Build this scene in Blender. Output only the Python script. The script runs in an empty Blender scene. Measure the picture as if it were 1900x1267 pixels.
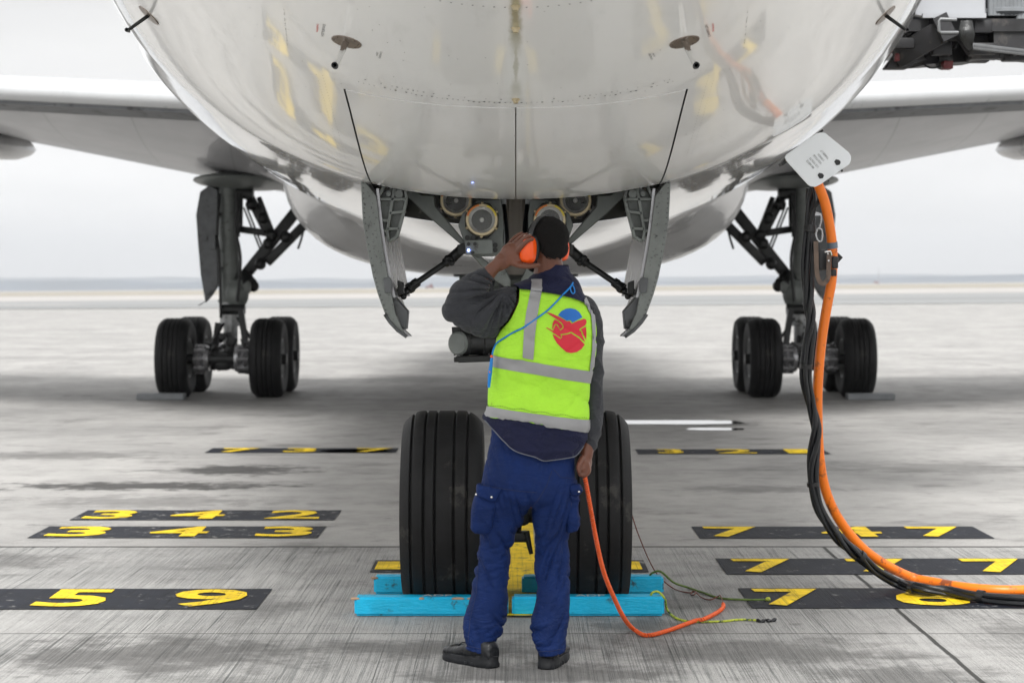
import bpy, bmesh, math, random
from math import sin, cos, pi, sqrt, radians, atan2
from mathutils import Vector, Matrix, noise
from mathutils.bvhtree import BVHTree
from mathutils.geometry import tessellate_polygon

random.seed(7)
S = bpy.context.scene
COL = S.collection
# ------------------------------------------------------------------ camera
F, CX, CY, CH = 3694.0, 957.0, 530.0, 1.55      # focal length in photo pixels, axis, eye height
cam = bpy.data.cameras.new('camera'); camo = bpy.data.objects.new('camera', cam); COL.objects.link(camo)
camo.location = (0, 0, CH); camo.rotation_euler = (pi/2, 0, 0)
cam.lens = 36*F/1900.0; cam.sensor_width = 36
cam.shift_x = -7/1900.0; cam.shift_y = -103.5/1900.0
cam.clip_start = .1; cam.clip_end = 20000
cam.dof.use_dof = True; cam.dof.focus_distance = 8.7; cam.dof.aperture_fstop = 4.5
S.camera = camo
# ------------------------------------------------------------------ world: overcast sky
SUN_EL, SUN_AZ = 46, 184
w = bpy.data.worlds.new('World'); S.world = w; w.use_nodes = True
nt = w.node_tree; nt.nodes.clear()
out = nt.nodes.new('ShaderNodeOutputWorld'); bg = nt.nodes.new('ShaderNodeBackground')
sky = nt.nodes.new('ShaderNodeTexSky'); sky.sky_type = 'NISHITA'; sky.sun_disc = False
sky.sun_elevation = radians(SUN_EL); sky.sun_rotation = radians(SUN_AZ); sky.dust_density = 3
hs = nt.nodes.new('ShaderNodeHueSaturation'); hs.inputs['Saturation'].default_value = .05
nt.links.new(sky.outputs[0], hs.inputs['Color'])
tc = nt.nodes.new('ShaderNodeTexCoord'); mp = nt.nodes.new('ShaderNodeMapping'); mp.inputs['Scale'].default_value = (1.6, 1.6, 9)
nz = nt.nodes.new('ShaderNodeTexNoise'); nz.inputs['Scale'].default_value = 1.3; nz.inputs['Detail'].default_value = 5
nt.links.new(tc.outputs['Generated'], mp.inputs[0]); nt.links.new(mp.outputs[0], nz.inputs[0])
cr_ = nt.nodes.new('ShaderNodeValToRGB'); cr_.color_ramp.elements[0].position = .32; cr_.color_ramp.elements[1].position = .68
cr_.color_ramp.elements[0].color = (4.5, 4.51, 4.54, 1); cr_.color_ramp.elements[1].color = (6.3, 6.27, 6.23, 1)
nt.links.new(nz.outputs[0], cr_.inputs[0])
mx = nt.nodes.new('ShaderNodeMixRGB'); mx.inputs[0].default_value = .8
nt.links.new(hs.outputs[0], mx.inputs[1]); nt.links.new(cr_.outputs[0], mx.inputs[2])
sx_ = nt.nodes.new('ShaderNodeSeparateXYZ'); nt.links.new(tc.outputs['Generated'], sx_.inputs[0])
gr_ = nt.nodes.new('ShaderNodeValToRGB'); ge = gr_.color_ramp.elements          # overcast: bright haze low down, grey deck above it, bright high cloud
ge[0].position = 0; ge[0].color = (1.10, 1.10, 1.11, 1); ge[1].position = 1; ge[1].color = (1.5, 1.5, 1.5, 1)
for p_, c_ in ((.04, 1.06), (.10, .84), (.16, .76), (.40, 1.25)): q_ = ge.new(p_); q_.color = (c_, c_, c_, 1)
nt.links.new(sx_.outputs[2], gr_.inputs[0])
ml_ = nt.nodes.new('ShaderNodeMixRGB'); ml_.blend_type = 'MULTIPLY'; ml_.inputs[0].default_value = 1
nt.links.new(mx.outputs[0], ml_.inputs[1]); nt.links.new(gr_.outputs[0], ml_.inputs[2]); nt.links.new(ml_.outputs[0], bg.inputs[0]); bg.inputs[1].default_value = .10
nt.links.new(bg.outputs[0], out.inputs[0])
# ------------------------------------------------------------------ soft sun through cloud
sl = bpy.data.lights.new('sun', 'SUN'); so = bpy.data.objects.new('sun', sl); COL.objects.link(so)
sl.energy = 2.4; sl.angle = radians(18); sl.color = (1, .985, .96)
el, az = radians(SUN_EL), radians(SUN_AZ)
dv = Vector((sin(az)*cos(el), cos(az)*cos(el), sin(el)))
so.rotation_euler = dv.to_track_quat('Z', 'Y').to_euler(); so.location = dv*30
S.view_settings.view_transform = 'Standard'; S.view_settings.look = 'None'
S.view_settings.exposure = 1.02; S.view_settings.gamma = 1

# ------------------------------------------------------------------ helpers
def P(px, py, D):
    s = F/D
    return Vector(((px-CX)/s, D, CH-(py-CY)/s))
def GD(py): return F*CH/(py-CY)
def G(px, py, z=0.0):
    D = F*(CH-z)/(py-CY)
    return Vector(((px-CX)*D/F, D, z))
def interp(x, xs, ys):
    n = len(xs); d = [(ys[i+1]-ys[i])/(xs[i+1]-xs[i]) for i in range(n-1)]
    m = [d[0]]+[0 if d[i-1]*d[i] <= 0 else 2*d[i-1]*d[i]/(d[i-1]+d[i]) for i in range(1, n-1)]+[d[-1]]
    i = 0
    while i < n-2 and x > xs[i+1]: i += 1
    H = xs[i+1]-xs[i]; t = max(0, min(1, (x-xs[i])/H))
    return (2*t**3-3*t*t+1)*ys[i]+(t**3-2*t*t+t)*H*m[i]+(-2*t**3+3*t*t)*ys[i+1]+(t**3-t*t)*H*m[i+1]
def catmull(pts, n=8):
    pts = [Vector(p) for p in pts]; out = []
    for i in range(len(pts)-1):
        p0 = pts[max(i-1, 0)]; p1 = pts[i]; p2 = pts[i+1]; p3 = pts[min(i+2, len(pts)-1)]
        for k in range(n):
            t = k/n
            out.append(.5*((2*p1)+(p2-p0)*t+(2*p0-5*p1+4*p2-p3)*t*t+(3*p1-p0-3*p2+p3)*t**3))
    out.append(pts[-1]); return out

class MB:
    def __init__(s): s.v = []; s.f = []; s.m = []; s.mi = 0
    def add(s, vs, fs, mi=None):
        o = len(s.v); s.v += [Vector(a) for a in vs]
        for f in fs: s.f.append(tuple(i+o for i in f)); s.m.append(s.mi if mi is None else mi)
        return s
    def bm(s, b, mat=None, mi=None):
        b.verts.index_update()
        vs = [(mat @ v.co) if mat else v.co.copy() for v in b.verts]
        s.add(vs, [[v.index for v in f.verts] for f in b.faces], mi); b.free(); return s
    def box(s, c, size, rot=None, bev=0.0, mi=None):
        b = bmesh.new(); bmesh.ops.create_cube(b, size=1)
        for v in b.verts: v.co = Vector((v.co.x*size[0], v.co.y*size[1], v.co.z*size[2]))
        if bev: bmesh.ops.bevel(b, geom=b.edges[:]+b.verts[:], offset=bev, segments=2, affect='EDGES', profile=.5)
        M = Matrix.Translation(Vector(c)) @ (rot.to_4x4() if rot else Matrix.Identity(4))
        return s.bm(b, M, mi)
    def bar(s, p0, p1, w, d, bev=.0, mi=None):       # rectangular bar between two points: w across in X-Z plane, d along Y
        p0, p1 = Vector(p0), Vector(p1); a = (p1-p0); L = a.length; z = a.normalized()
        y = Vector((0, 1, 0)); 
        if abs(z.y) > .95: y = Vector((1, 0, 0))
        x = y.cross(z).normalized(); y = z.cross(x)
        R = Matrix((x, y, z)).transposed()
        return s.box((p0+p1)/2, (w, d, L), R, bev, mi)
    def tube(s, pts, r, seg=10, mi=None, caps=True, closed=False):
        pts = [Vector(p) for p in pts]; n = len(pts); rr = r if callable(r) else (lambda t: r)
        up = None; vs = []; fs = []
        for i, p in enumerate(pts):
            a = pts[(i+1) % n if closed else min(i+1, n-1)]-pts[(i-1) if closed else max(i-1, 0)]
            if a.length < 1e-9: a = Vector((0, 0, 1))
            a.normalize()
            if up is None:
                up = Vector((0, 0, 1)) if abs(a.z) < .9 else Vector((1, 0, 0))
            x = up.cross(a)
            if x.length < 1e-4: x = Vector((1, .3, 0)).cross(a)
            x.normalize(); up = a.cross(x).normalized()
            R = rr(i/max(1, n-1))
            for k in range(seg):
                t = 2*pi*k/seg; vs.append(p+x*cos(t)*R+up*sin(t)*R)
        for i in range(n if closed else n-1):
            j = (i+1) % n
            for k in range(seg):
                k2 = (k+1) % seg
                fs.append((i*seg+k, i*seg+k2, j*seg+k2, j*seg+k))
        if caps and not closed:
            fs.append(tuple(range(seg-1, -1, -1))); fs.append(tuple((n-1)*seg+k for k in range(seg)))
        return s.add(vs, fs, mi)
    def cyl(s, p0, p1, r0, r1=None, seg=20, mi=None):
        r1 = r0 if r1 is None else r1
        return s.tube([p0, p1], lambda t: r0+(r1-r0)*t, seg, mi)
    def lathe(s, prof, o, axis, seg=48, mi=None, close=False):    # prof: (offset along axis, radius)
        o = Vector(o); a = Vector(axis).normalized(); x = Vector((0, 0, 1)) if abs(a.z) < .9 else Vector((1, 0, 0))
        x = (x-a*x.dot(a)).normalized(); y = a.cross(x); vs = []; fs = []
        for (h, r) in prof:
            for k in range(seg):
                t = 2*pi*k/seg; vs.append(o+a*h+x*cos(t)*r+y*sin(t)*r)
        n = len(prof)
        for i in range(n if close else n-1):
            j = (i+1) % n
            for k in range(seg):
                k2 = (k+1) % seg; fs.append((i*seg+k, j*seg+k, j*seg+k2, i*seg+k2))
        return s.add(vs, fs, mi)
    def grid(s, rows, mi=None, wrap=False, capstart=False, capend=False, flip=False):
        n = len(rows); m = len(rows[0]); fs = []
        for i in range(n-1):
            for k in range(m if wrap else m-1):
                k2 = (k+1) % m; q = (i*m+k, i*m+k2, (i+1)*m+k2, (i+1)*m+k)
                fs.append(q[::-1] if flip else q)
        if capstart: fs.append(tuple(range(m))[::-1])
        if capend: fs.append(tuple((n-1)*m+k for k in range(m)))
        return s.add([p for r in rows for p in r], fs, mi)
    def prism(s, poly, off, mi=None, bev=0):      # planar polygon (3d points) extruded by vector off
        b = bmesh.new(); vs = [b.verts.new(Vector(p)) for p in poly]; f = b.faces.new(vs)
        r = bmesh.ops.extrude_face_region(b, geom=[f])
        bmesh.ops.translate(b, verts=[g for g in r['geom'] if isinstance(g, bmesh.types.BMVert)], vec=Vector(off))
        bmesh.ops.recalc_face_normals(b, faces=b.faces)
        if bev: bmesh.ops.bevel(b, geom=b.edges[:], offset=bev, segments=1, affect='EDGES')
        return s.bm(b, None, mi)
    def pp(s, poly, D, th, mi=None, mir=1, bev=0):   # outline of a plate facing the runway, at depth D
        pts = [P(x, y, D) for x, y in poly]
        for p in pts: p.x *= mir
        return s.prism(pts, (0, th, 0), mi, bev)
    def sphere(s, c, r, seg=20, mi=None, rot=None):
        b = bmesh.new(); bmesh.ops.create_uvsphere(b, u_segments=seg, v_segments=max(6, seg//2+2), radius=1)
        if not isinstance(r, (tuple, list)): r = (r, r, r)
        M = Matrix.Translation(Vector(c)) @ (rot.to_4x4() if rot else Matrix.Identity(4)) @ Matrix.Diagonal((*r, 1))
        return s.bm(b, M, mi)
    def mesh(s, name='mesh', ang=35):
        me = bpy.data.meshes.new(name); me.from_pydata([tuple(v) for v in s.v], [], s.f)
        me.validate(); me.update()
        if len(s.m) == len(me.polygons): me.polygons.foreach_set('material_index', s.m)
        bb = bmesh.new(); bb.from_mesh(me); bmesh.ops.recalc_face_normals(bb, faces=bb.faces); bb.to_mesh(me); bb.free()
        me.shade_smooth()
        try: me.set_sharp_from_angle(angle=radians(ang))
        except Exception: pass
        return me
    def build(s, name, mats, parent=None, ang=35, **kw):
        me = s.mesh(name, ang)
        for m in (mats if isinstance(mats, (list, tuple)) else [mats]): me.materials.append(m)
        return link(name, me, parent, **kw)
def link(name, me, parent=None, label=None, cat=None, group=None, kind=None):
    o = bpy.data.objects.new(name, me); COL.objects.link(o)
    if parent is not None:
        o.parent = parent
        o.matrix_parent_inverse = Matrix.Translation(-parent_loc(parent))
    if label: o['label'] = label
    if cat: o['category'] = cat
    if group: o['group'] = group
    if kind: o['kind'] = kind
    return o
def parent_loc(p):
    v = Vector(p.location)
    return v if p.parent is None else v
def empty(name, loc, label, cat, group=None):
    o = link(name, None, None, label, cat, group); o.location = loc; o.empty_display_size = .1; return o
def struct(name, mb, mat): return mb.build(name, mat, None, kind='structure')

# ------------------------------------------------------------------ materials
def newmat(name):
    m = bpy.data.materials.new(name); m.use_nodes = True
    return m, m.node_tree, m.node_tree.nodes['Principled BSDF']
def setin(b, k, v):
    if k in b.inputs: b.inputs[k].default_value = v
def mat(name, col, rough=.5, metal=0, var=.15, vs=6, bump=0, bs=60, coat=0, stretch=(1, 1, 1), dirt_shade=None, ds=9, dth=.6, rvar=.1, bstretch=None, sheen=0, spec=None, crease=0):
    m, t, b = newmat(name); N, L = t.nodes, t.links
    b.inputs['Metallic'].default_value = metal; setin(b, 'Coat Weight', coat); setin(b, 'Coat Roughness', .04)
    if sheen: setin(b, 'Sheen Weight', sheen); setin(b, 'Sheen Roughness', .5)
    if spec is not None: setin(b, 'Specular IOR Level', spec)
    tc = N.new('ShaderNodeTexCoord'); mp = N.new('ShaderNodeMapping'); mp.inputs['Scale'].default_value = stretch
    L.new(tc.outputs['Object'], mp.inputs[0])
    n = N.new('ShaderNodeTexNoise'); n.inputs['Scale'].default_value = vs; n.inputs['Detail'].default_value = 6; n.inputs['Roughness'].default_value = .6
    L.new(mp.outputs[0], n.inputs[0])
    r = N.new('ShaderNodeValToRGB'); e = r.color_ramp.elements
    e[0].position = .3; e[1].position = .7
    e[0].color = tuple(c*(1-var) for c in col)+(1,); e[1].color = tuple(min(1, c*(1+var)) for c in col)+(1,)
    L.new(n.outputs[0], r.inputs[0]); src = r.outputs[0]
    if dirt_shade:
        n2 = N.new('ShaderNodeTexNoise'); n2.inputs['Scale'].default_value = ds; n2.inputs['Detail'].default_value = 9; n2.inputs['Roughness'].default_value = .7
        L.new(mp.outputs[0], n2.inputs[0])
        r2 = N.new('ShaderNodeValToRGB'); r2.color_ramp.elements[0].position = dth; r2.color_ramp.elements[1].position = min(1, dth+.07)
        L.new(n2.outputs[0], r2.inputs[0]); mx = N.new('ShaderNodeMixRGB'); mx.inputs[2].default_value = tuple(dirt_shade)+(1,)
        L.new(r2.outputs[0], mx.inputs[0]); L.new(src, mx.inputs[1]); src = mx.outputs[0]
    L.new(src, b.inputs['Base Color'])
    rr = N.new('ShaderNodeMapRange'); rr.inputs['To Min'].default_value = max(.02, rough-rvar); rr.inputs['To Max'].default_value = min(1, rough+rvar)
    L.new(n.outputs[0], rr.inputs[0]); L.new(rr.outputs[0], b.inputs['Roughness'])
    if bump:
        nb = N.new('ShaderNodeTexNoise'); nb.inputs['Scale'].default_value = bs; nb.inputs['Detail'].default_value = 4
        if bstretch:
            mp2 = N.new('ShaderNodeMapping'); mp2.inputs['Scale'].default_value = bstretch; L.new(tc.outputs['Object'], mp2.inputs[0]); L.new(mp2.outputs[0], nb.inputs[0])
        else: L.new(tc.outputs['Object'], nb.inputs[0])
        bp = N.new('ShaderNodeBump'); bp.inputs['Strength'].default_value = bump; bp.inputs['Distance'].default_value = .01
        L.new(nb.outputs[0], bp.inputs['Height']); L.new(bp.outputs[0], b.inputs['Normal'])
        if crease:
            n3 = N.new('ShaderNodeTexNoise'); n3.inputs['Scale'].default_value = 7; n3.inputs['Detail'].default_value = 3; n3.inputs['Roughness'].default_value = .55; n3.inputs['Distortion'].default_value = .9
            mp3 = N.new('ShaderNodeMapping'); mp3.inputs['Scale'].default_value = (1, 1, 2.1); mp3.inputs['Rotation'].default_value = (0, .35, 0); L.new(tc.outputs['Object'], mp3.inputs[0]); L.new(mp3.outputs[0], n3.inputs[0])
            ab = N.new('ShaderNodeMath'); ab.operation = 'SUBTRACT'; ab.inputs[1].default_value = .5; L.new(n3.outputs[0], ab.inputs[0])
            a2 = N.new('ShaderNodeMath'); a2.operation = 'ABSOLUTE'; L.new(ab.outputs[0], a2.inputs[0])
            a3 = N.new('ShaderNodeMath'); a3.operation = 'POWER'; a3.inputs[1].default_value = .55; L.new(a2.outputs[0], a3.inputs[0])
            b3 = N.new('ShaderNodeBump'); b3.inputs['Strength'].default_value = .55*crease; b3.inputs['Distance'].default_value = .03
            L.new(a3.outputs[0], b3.inputs['Height']); L.new(b3.outputs[0], bp.inputs['Normal'])
    return m
def math_n(t, op, a, b=None, c=None, clamp=False):
    n = t.nodes.new('ShaderNodeMath'); n.operation = op; n.use_clamp = clamp
    for i, v in enumerate((a, b, c)):
        if v is None: continue
        if isinstance(v, (int, float)): n.inputs[i].default_value = v
        else: t.links.new(v, n.inputs[i])
    return n.outputs[0]
def noise_n(t, vec, scale, detail=5, rough=.6, stretch=None, dist=0):
    if stretch:
        mp = t.nodes.new('ShaderNodeMapping'); mp.inputs['Scale'].default_value = stretch; t.links.new(vec, mp.inputs[0]); vec = mp.outputs[0]
    n = t.nodes.new('ShaderNodeTexNoise'); n.inputs['Scale'].default_value = scale; n.inputs['Detail'].default_value = detail
    n.inputs['Roughness'].default_value = rough; n.inputs['Distortion'].default_value = dist
    t.links.new(vec, n.inputs[0]); return n.outputs[0]
def maprange(t, v, a, b, c=0.0, d=1.0):
    n = t.nodes.new('ShaderNodeMapRange'); n.interpolation_type = 'SMOOTHSTEP'
    for k, x in zip(('From Min', 'From Max', 'To Min', 'To Max'), (a, b, c, d)): n.inputs[k].default_value = x
    t.links.new(v, n.inputs[0]); return n.outputs[0]
def mixc(t, f, a, b):
    n = t.nodes.new('ShaderNodeMixRGB')
    for i, v in enumerate((f, a, b)):
        if isinstance(v, (int, float)): n.inputs[i].default_value = v
        elif isinstance(v, tuple): n.inputs[i].default_value = (*v, 1)
        else: t.links.new(v, n.inputs[i])
    return n.outputs[0]

# the apron concrete: brushed slab in front of the joint at y = 11.83, smoother and paler one behind it
JY, JX = 11.83, 1.825
def concrete_mat():
    m, t, b = newmat('concrete'); N, L = t.nodes, t.links
    tc = N.new('ShaderNodeTexCoord'); v = tc.outputs['Object']
    sp = N.new('ShaderNodeSeparateXYZ'); L.new(v, sp.inputs[0]); X, Y = sp.outputs[0], sp.outputs[1]
    near = maprange(t, Y, JY-.002, JY+.002, 1, 0)
    big = noise_n(t, v, .55, 7, .62, (1, .7, 1))
    mid = noise_n(t, v, 3.2, 7, .65)
    fine = noise_n(t, v, 110, 5, .8)
    cA = mixc(t, maprange(t, big, .3, .7), (.27, .267, .26), (.44, .433, .42))
    cB = mixc(t, maprange(t, big, .3, .7), (.29, .284, .275), (.42, .41, .395))
    base = mixc(t, near, cB, cA)
    base = mixc(t, math_n(t, 'MULTIPLY', maprange(t, mid, .45, .75), .35), base, (.16, .155, .15))
    base = mixc(t, math_n(t, 'MULTIPLY', maprange(t, fine, .5, .64), .7), base, (.08, .08, .078))
    # brush grooves run away from the camera on the near slab
    g1 = noise_n(t, v, 1, 4, .8, (150, .55, 1), .25); g2 = noise_n(t, v, 1, 3, .6, (22, .5, 1), .5)
    gA = maprange(t, g1, .50, .58); gB = maprange(t, g2, .5, .72)
    patch = maprange(t, noise_n(t, v, .9, 4, .6), .30, .62, .35, 1)
    groove = math_n(t, 'MULTIPLY', math_n(t, 'MULTIPLY', gA, math_n(t, 'ADD', .45, math_n(t, 'MULTIPLY', gB, .75))), math_n(t, 'MULTIPLY', near, patch), None, True)
    base = mixc(t, math_n(t, 'MULTIPLY', groove, .95), base, (.05, .06, .058))
    # pale brush ridges
    rid = math_n(t, 'MULTIPLY', maprange(t, noise_n(t, v, 1, 4, .8, (170, .9, 2), .2), .54, .66), math_n(t, 'MULTIPLY', near, .4))
    base = mixc(t, rid, base, (.52, .515, .5))
    # oil and tyre stains with a shape of their own
    spots = [(-2.35, 16.75, .75, .6, 1), (-2.9, 15.4, 1.5, .4, 1), (1.9, 15.2, .9, .4, .4), (3.6, 17.0, 1.2, .7, .35), (-4.2, 18.2, 1.3, .6, .5), (2.2, 22.4, .8, .7, .7), (-1.6, 33, 1.2, 2, .5), (-2.6, 14.3, 1.2, .6, .35), (-1.55, 8.35, .9, .55, .6), (.15, 7.95, .8, .28, .55), (-.3, 8.5, .9, .3, .55),
             (1.0, 8.45, .9, .42, .5), (.55, 9.1, .35, .25, .5), (1.55, 7.9, .5, .4, .5), (2.4, 8.6, .5, .5, .3), (-2.9, 11.2, .5, .4, .45), (1.25, 10.95, .25, .25, .4), (.9, 9.7, .5, .2, .35), (-1.2, 9.6, .3, .4, .35)]
    wob = noise_n(t, v, 4.5, 6, .7); acc = None
    for (x, y, rx, ry, k) in spots:
        dx = math_n(t, 'DIVIDE', math_n(t, 'SUBTRACT', X, x), rx); dy = math_n(t, 'DIVIDE', math_n(t, 'SUBTRACT', Y, y), ry)
        d = math_n(t, 'SQRT', math_n(t, 'ADD', math_n(t, 'MULTIPLY', dx, dx), math_n(t, 'MULTIPLY', dy, dy)))
        d = math_n(t, 'ADD', d, math_n(t, 'MULTIPLY', math_n(t, 'SUBTRACT', wob, .5), 2.6))
        s = math_n(t, 'MULTIPLY', maprange(t, d, .30, 1.0, 1.15, 0), k)
        acc = s if acc is None else math_n(t, 'MAXIMUM', acc, s)
    base = mixc(t, acc, base, (.06, .058, .056))
    blot = maprange(t, noise_n(t, v, 1.05, 9, .68, (1, 1.5, 1)), .53, .68, 0, .60)
    base = mixc(t, blot, base, (.085, .083, .08))
    # scattered drip marks
    vo = N.new('ShaderNodeTexVoronoi'); vo.inputs['Scale'].default_value = 2.6; L.new(v, vo.inputs[0])
    dr = math_n(t, 'ADD', vo.outputs['Distance'], math_n(t, 'MULTIPLY', math_n(t, 'SUBTRACT', noise_n(t, v, 9, 4, .7), .5), .5))
    base = mixc(t, maprange(t, dr, .03, .10, .45, 0), base, (.09, .088, .085))
    # far apron: long streaks across, from taxiing and rain
    st = noise_n(t, v, 1, 6, .6, (.07, .38, 1), .4)
    farm = maprange(t, Y, 13, 24)
    base = mixc(t, math_n(t, 'MULTIPLY', maprange(t, st, .5, .72), math_n(t, 'MULTIPLY', farm, .6)), base, (.20, .196, .19))
    base = mixc(t, math_n(t, 'MULTIPLY', farm, .16), base, (.16, .157, .152))
    # joints
    def line(C, c, hw, amt, other=None):
        d = math_n(t, 'ABSOLUTE', math_n(t, 'SUBTRACT', math_n(t, 'ADD', C, math_n(t, 'MULTIPLY', math_n(t, 'SUBTRACT', mid, .5), .02)), c))
        k = maprange(t, d, hw*.6, hw*1.3, amt, 0)
        return math_n(t, 'MULTIPLY', k, other) if other else k
    jn = line(Y, JY, .026, .95)
    jn = math_n(t, 'MAXIMUM', jn, line(X, JX, .011, .95, near))
    jn = math_n(t, 'MAXIMUM', jn, math_n(t, 'MULTIPLY', line(Y, 8.88, .012, .55), maprange(t, fine, .4, .55)))
    for k in range(1, 8): jn = math_n(t, 'MAXIMUM', jn, line(Y, JY+k*7.3+8, .012, .7))
    for x in (-9.2, 9.2): jn = math_n(t, 'MAXIMUM', jn, line(X, x, .012, .7))
    base = mixc(t, jn, base, (.03, .03, .028))
    L.new(base, b.inputs['Base Color'])
    L.new(maprange(t, mid, .3, .7, .55, .8), b.inputs['Roughness']); setin(b, 'Specular IOR Level', .3)
    h = math_n(t, 'SUBTRACT', math_n(t, 'MULTIPLY', fine, .25), math_n(t, 'ADD', math_n(t, 'MULTIPLY', groove, .9), math_n(t, 'MULTIPLY', jn, 2)))
    bp = N.new('ShaderNodeBump'); bp.inputs['Strength'].default_value = .7; bp.inputs['Distance'].default_value = .005
    L.new(h, bp.inputs['Height']); L.new(bp.outputs[0], b.inputs['Normal'])
    return m
def paint_mat(name, c, wear, worn=(.30, .295, .285), rough=.6):
    m, t, b = newmat(name); N, L = t.nodes, t.links
    v = N.new('ShaderNodeTexCoord').outputs['Object']
    g = maprange(t, noise_n(t, v, 1, 3, .75, (85, .55, 1), .3), .52, .66)
    sp = N.new('ShaderNodeSeparateXYZ'); L.new(v, sp.inputs[0]); near = maprange(t, sp.outputs[1], JY-.01, JY+.01, 1, .25)
    base = mixc(t, maprange(t, noise_n(t, v, 5, 6, .7), .3, .7), tuple(a*.72 for a in c), tuple(min(1, a*1.25) for a in c))
    base = mixc(t, math_n(t, 'MULTIPLY', math_n(t, 'MULTIPLY', g, near), .55), base, tuple(a*.22 for a in c))
    wr = noise_n(t, v, 9, 9, .78)
    base = mixc(t, maprange(t, wr, .72-wear, .80-wear, 0, .85), base, worn)
    L.new(base, b.inputs['Base Color']); b.inputs['Roughness'].default_value = rough; setin(b, 'Specular IOR Level', .2)
    bp = N.new('ShaderNodeBump'); bp.inputs['Strength'].default_value = .4; bp.inputs['Distance'].default_value = .004; bp.invert = True
    L.new(g, bp.inputs['Height']); L.new(bp.outputs[0], b.inputs['Normal'])
    return m
def hull_mat():
    m, t, b = newmat('white_paint_hull'); N, L = t.nodes, t.links
    v = N.new('ShaderNodeTexCoord').outputs['Object']
    sp = N.new('ShaderNodeSeparateXYZ'); L.new(v, sp.inputs[0]); X, Y = sp.outputs[0], sp.outputs[1]
    base = mixc(t, maprange(t, noise_n(t, v, 1.1, 5, .6), .3, .7), (.95, .945, .925), (.92, .915, .895))
    base = mixc(t, math_n(t, 'MULTIPLY', maprange(t, noise_n(t, v, 1, 6, .7, (9, 1.2, 9)), .55, .75), .14), base, (.45, .44, .40))
    # greasy run-off below the drain masts on the centre line
    wx = math_n(t, 'ADD', math_n(t, 'ABSOLUTE', X), math_n(t, 'MULTIPLY', math_n(t, 'SUBTRACT', noise_n(t, v, 22, 4, .7, (1, .3, 1)), .5), .03))
    def streak(y0, y1, hw, amt):
        k = maprange(t, wx, hw*.15, hw, 1, 0)
        return math_n(t, 'MULTIPLY', math_n(t, 'MULTIPLY', k, maprange(t, Y, y0, y0+.15)), maprange(t, Y, y1-.45, y1, amt, 0))
    st = math_n(t, 'MAXIMUM', streak(6.55, 7.35, .030, .9), math_n(t, 'MAXIMUM', streak(6.6, 7.8, .012, .5), streak(7.45, 7.9, .03, .5)))
    base = mixc(t, st, base, (.34, .31, .17))
    vo = N.new('ShaderNodeTexVoronoi'); vo.inputs['Scale'].default_value = 7; L.new(v, vo.inputs[0])
    base = mixc(t, maprange(t, vo.outputs['Distance'], .015, .03, .6, 0), base, (.3, .28, .25))
    L.new(base, b.inputs['Base Color']); b.inputs['Roughness'].default_value = .22
    setin(b, 'Coat Weight', 1.0); setin(b, 'Coat Roughness', .05); setin(b, 'Coat IOR', 1.46); setin(b, 'Specular IOR Level', .4)
    h = math_n(t, 'ADD', noise_n(t, v, 1, 2, .5, (1.0, 2.2, 1.0)), math_n(t, 'MULTIPLY', noise_n(t, v, 5, 2, .5), .12))
    bp = N.new('ShaderNodeBump'); bp.inputs['Strength'].default_value = .10; bp.inputs['Distance'].default_value = .016
    L.new(h, bp.inputs['Height']); L.new(bp.outputs[0], b.inputs['Normal'])
    if 'Coat Normal' in b.inputs: L.new(bp.outputs[0], b.inputs['Coat Normal'])
    return m
def wing_mat():
    m, t, b = newmat('grey_wing_skin'); N, L = t.nodes, t.links
    v = N.new('ShaderNodeTexCoord').outputs['Object']
    sp = N.new('ShaderNodeSeparateXYZ'); L.new(v, sp.inputs[0]); X, Y = sp.outputs[0], sp.outputs[1]
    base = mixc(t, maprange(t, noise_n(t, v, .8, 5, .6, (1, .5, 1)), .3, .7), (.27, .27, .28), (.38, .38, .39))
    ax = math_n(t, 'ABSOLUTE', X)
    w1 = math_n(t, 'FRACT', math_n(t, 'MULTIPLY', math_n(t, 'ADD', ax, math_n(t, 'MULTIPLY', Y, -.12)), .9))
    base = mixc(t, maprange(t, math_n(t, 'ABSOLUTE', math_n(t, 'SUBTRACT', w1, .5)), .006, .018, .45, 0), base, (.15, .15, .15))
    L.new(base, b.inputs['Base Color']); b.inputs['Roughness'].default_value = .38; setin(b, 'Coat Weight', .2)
    return m
M = {}
M['concrete'] = concrete_mat()
M['black_paint'] = paint_mat('black_marking_paint', (.008, .010, .017), .14)
M['black_worn'] = paint_mat('worn_black_marking_paint', (.012, .014, .021), .17)
M['yellow_paint'] = paint_mat('yellow_marking_paint', (.82, .56, .012), .16, (.05, .05, .055))
M['hull'] = hull_mat(); M['wing'] = wing_mat()
M['slat'] = mat('bare_slat', (.43, .44, .45), .3, 0, .05, 3, coat=.4)
M['belly'] = mat('belly_grey_paint', (.50, .50, .50), .3, 0, .12, 1.5, coat=.5, dirt_shade=(.2, .2, .2), ds=3, dth=.62)
M['bay'] = mat('bay_primer_dark', (.035, .036, .034), .7, 0, .4, 8, dirt_shade=(.12, .12, .11), ds=12, dth=.58)
M['gear'] = mat('gear_grey_enamel', (.17, .185, .175), .42, .15, .18, 9, bump=.15, bs=90, dirt_shade=(.04, .04, .035), ds=14, dth=.60)
M['gearlt'] = mat('pale_gear_enamel', (.75, .78, .80), .4, .0, .12, 6, dirt_shade=(.10, .10, .09), ds=8, dth=.6)
M['geardk'] = mat('dark_gear_metal', (.022, .023, .023), .42, .3, .35, 14, bump=.2, bs=60)
M['maindk'] = mat('main_gear_dark_paint', (.10, .105, .11), .45, .2, .3, 6, dirt_shade=(.02, .02, .02), ds=5, dth=.55)
M['brown'] = mat('brown_grey_strut_cover', (.46, .41, .36), .5, .0, .15, 9, stretch=(1, 1, .2), dirt_shade=(.05, .045, .04), ds=8, dth=.58)
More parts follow.
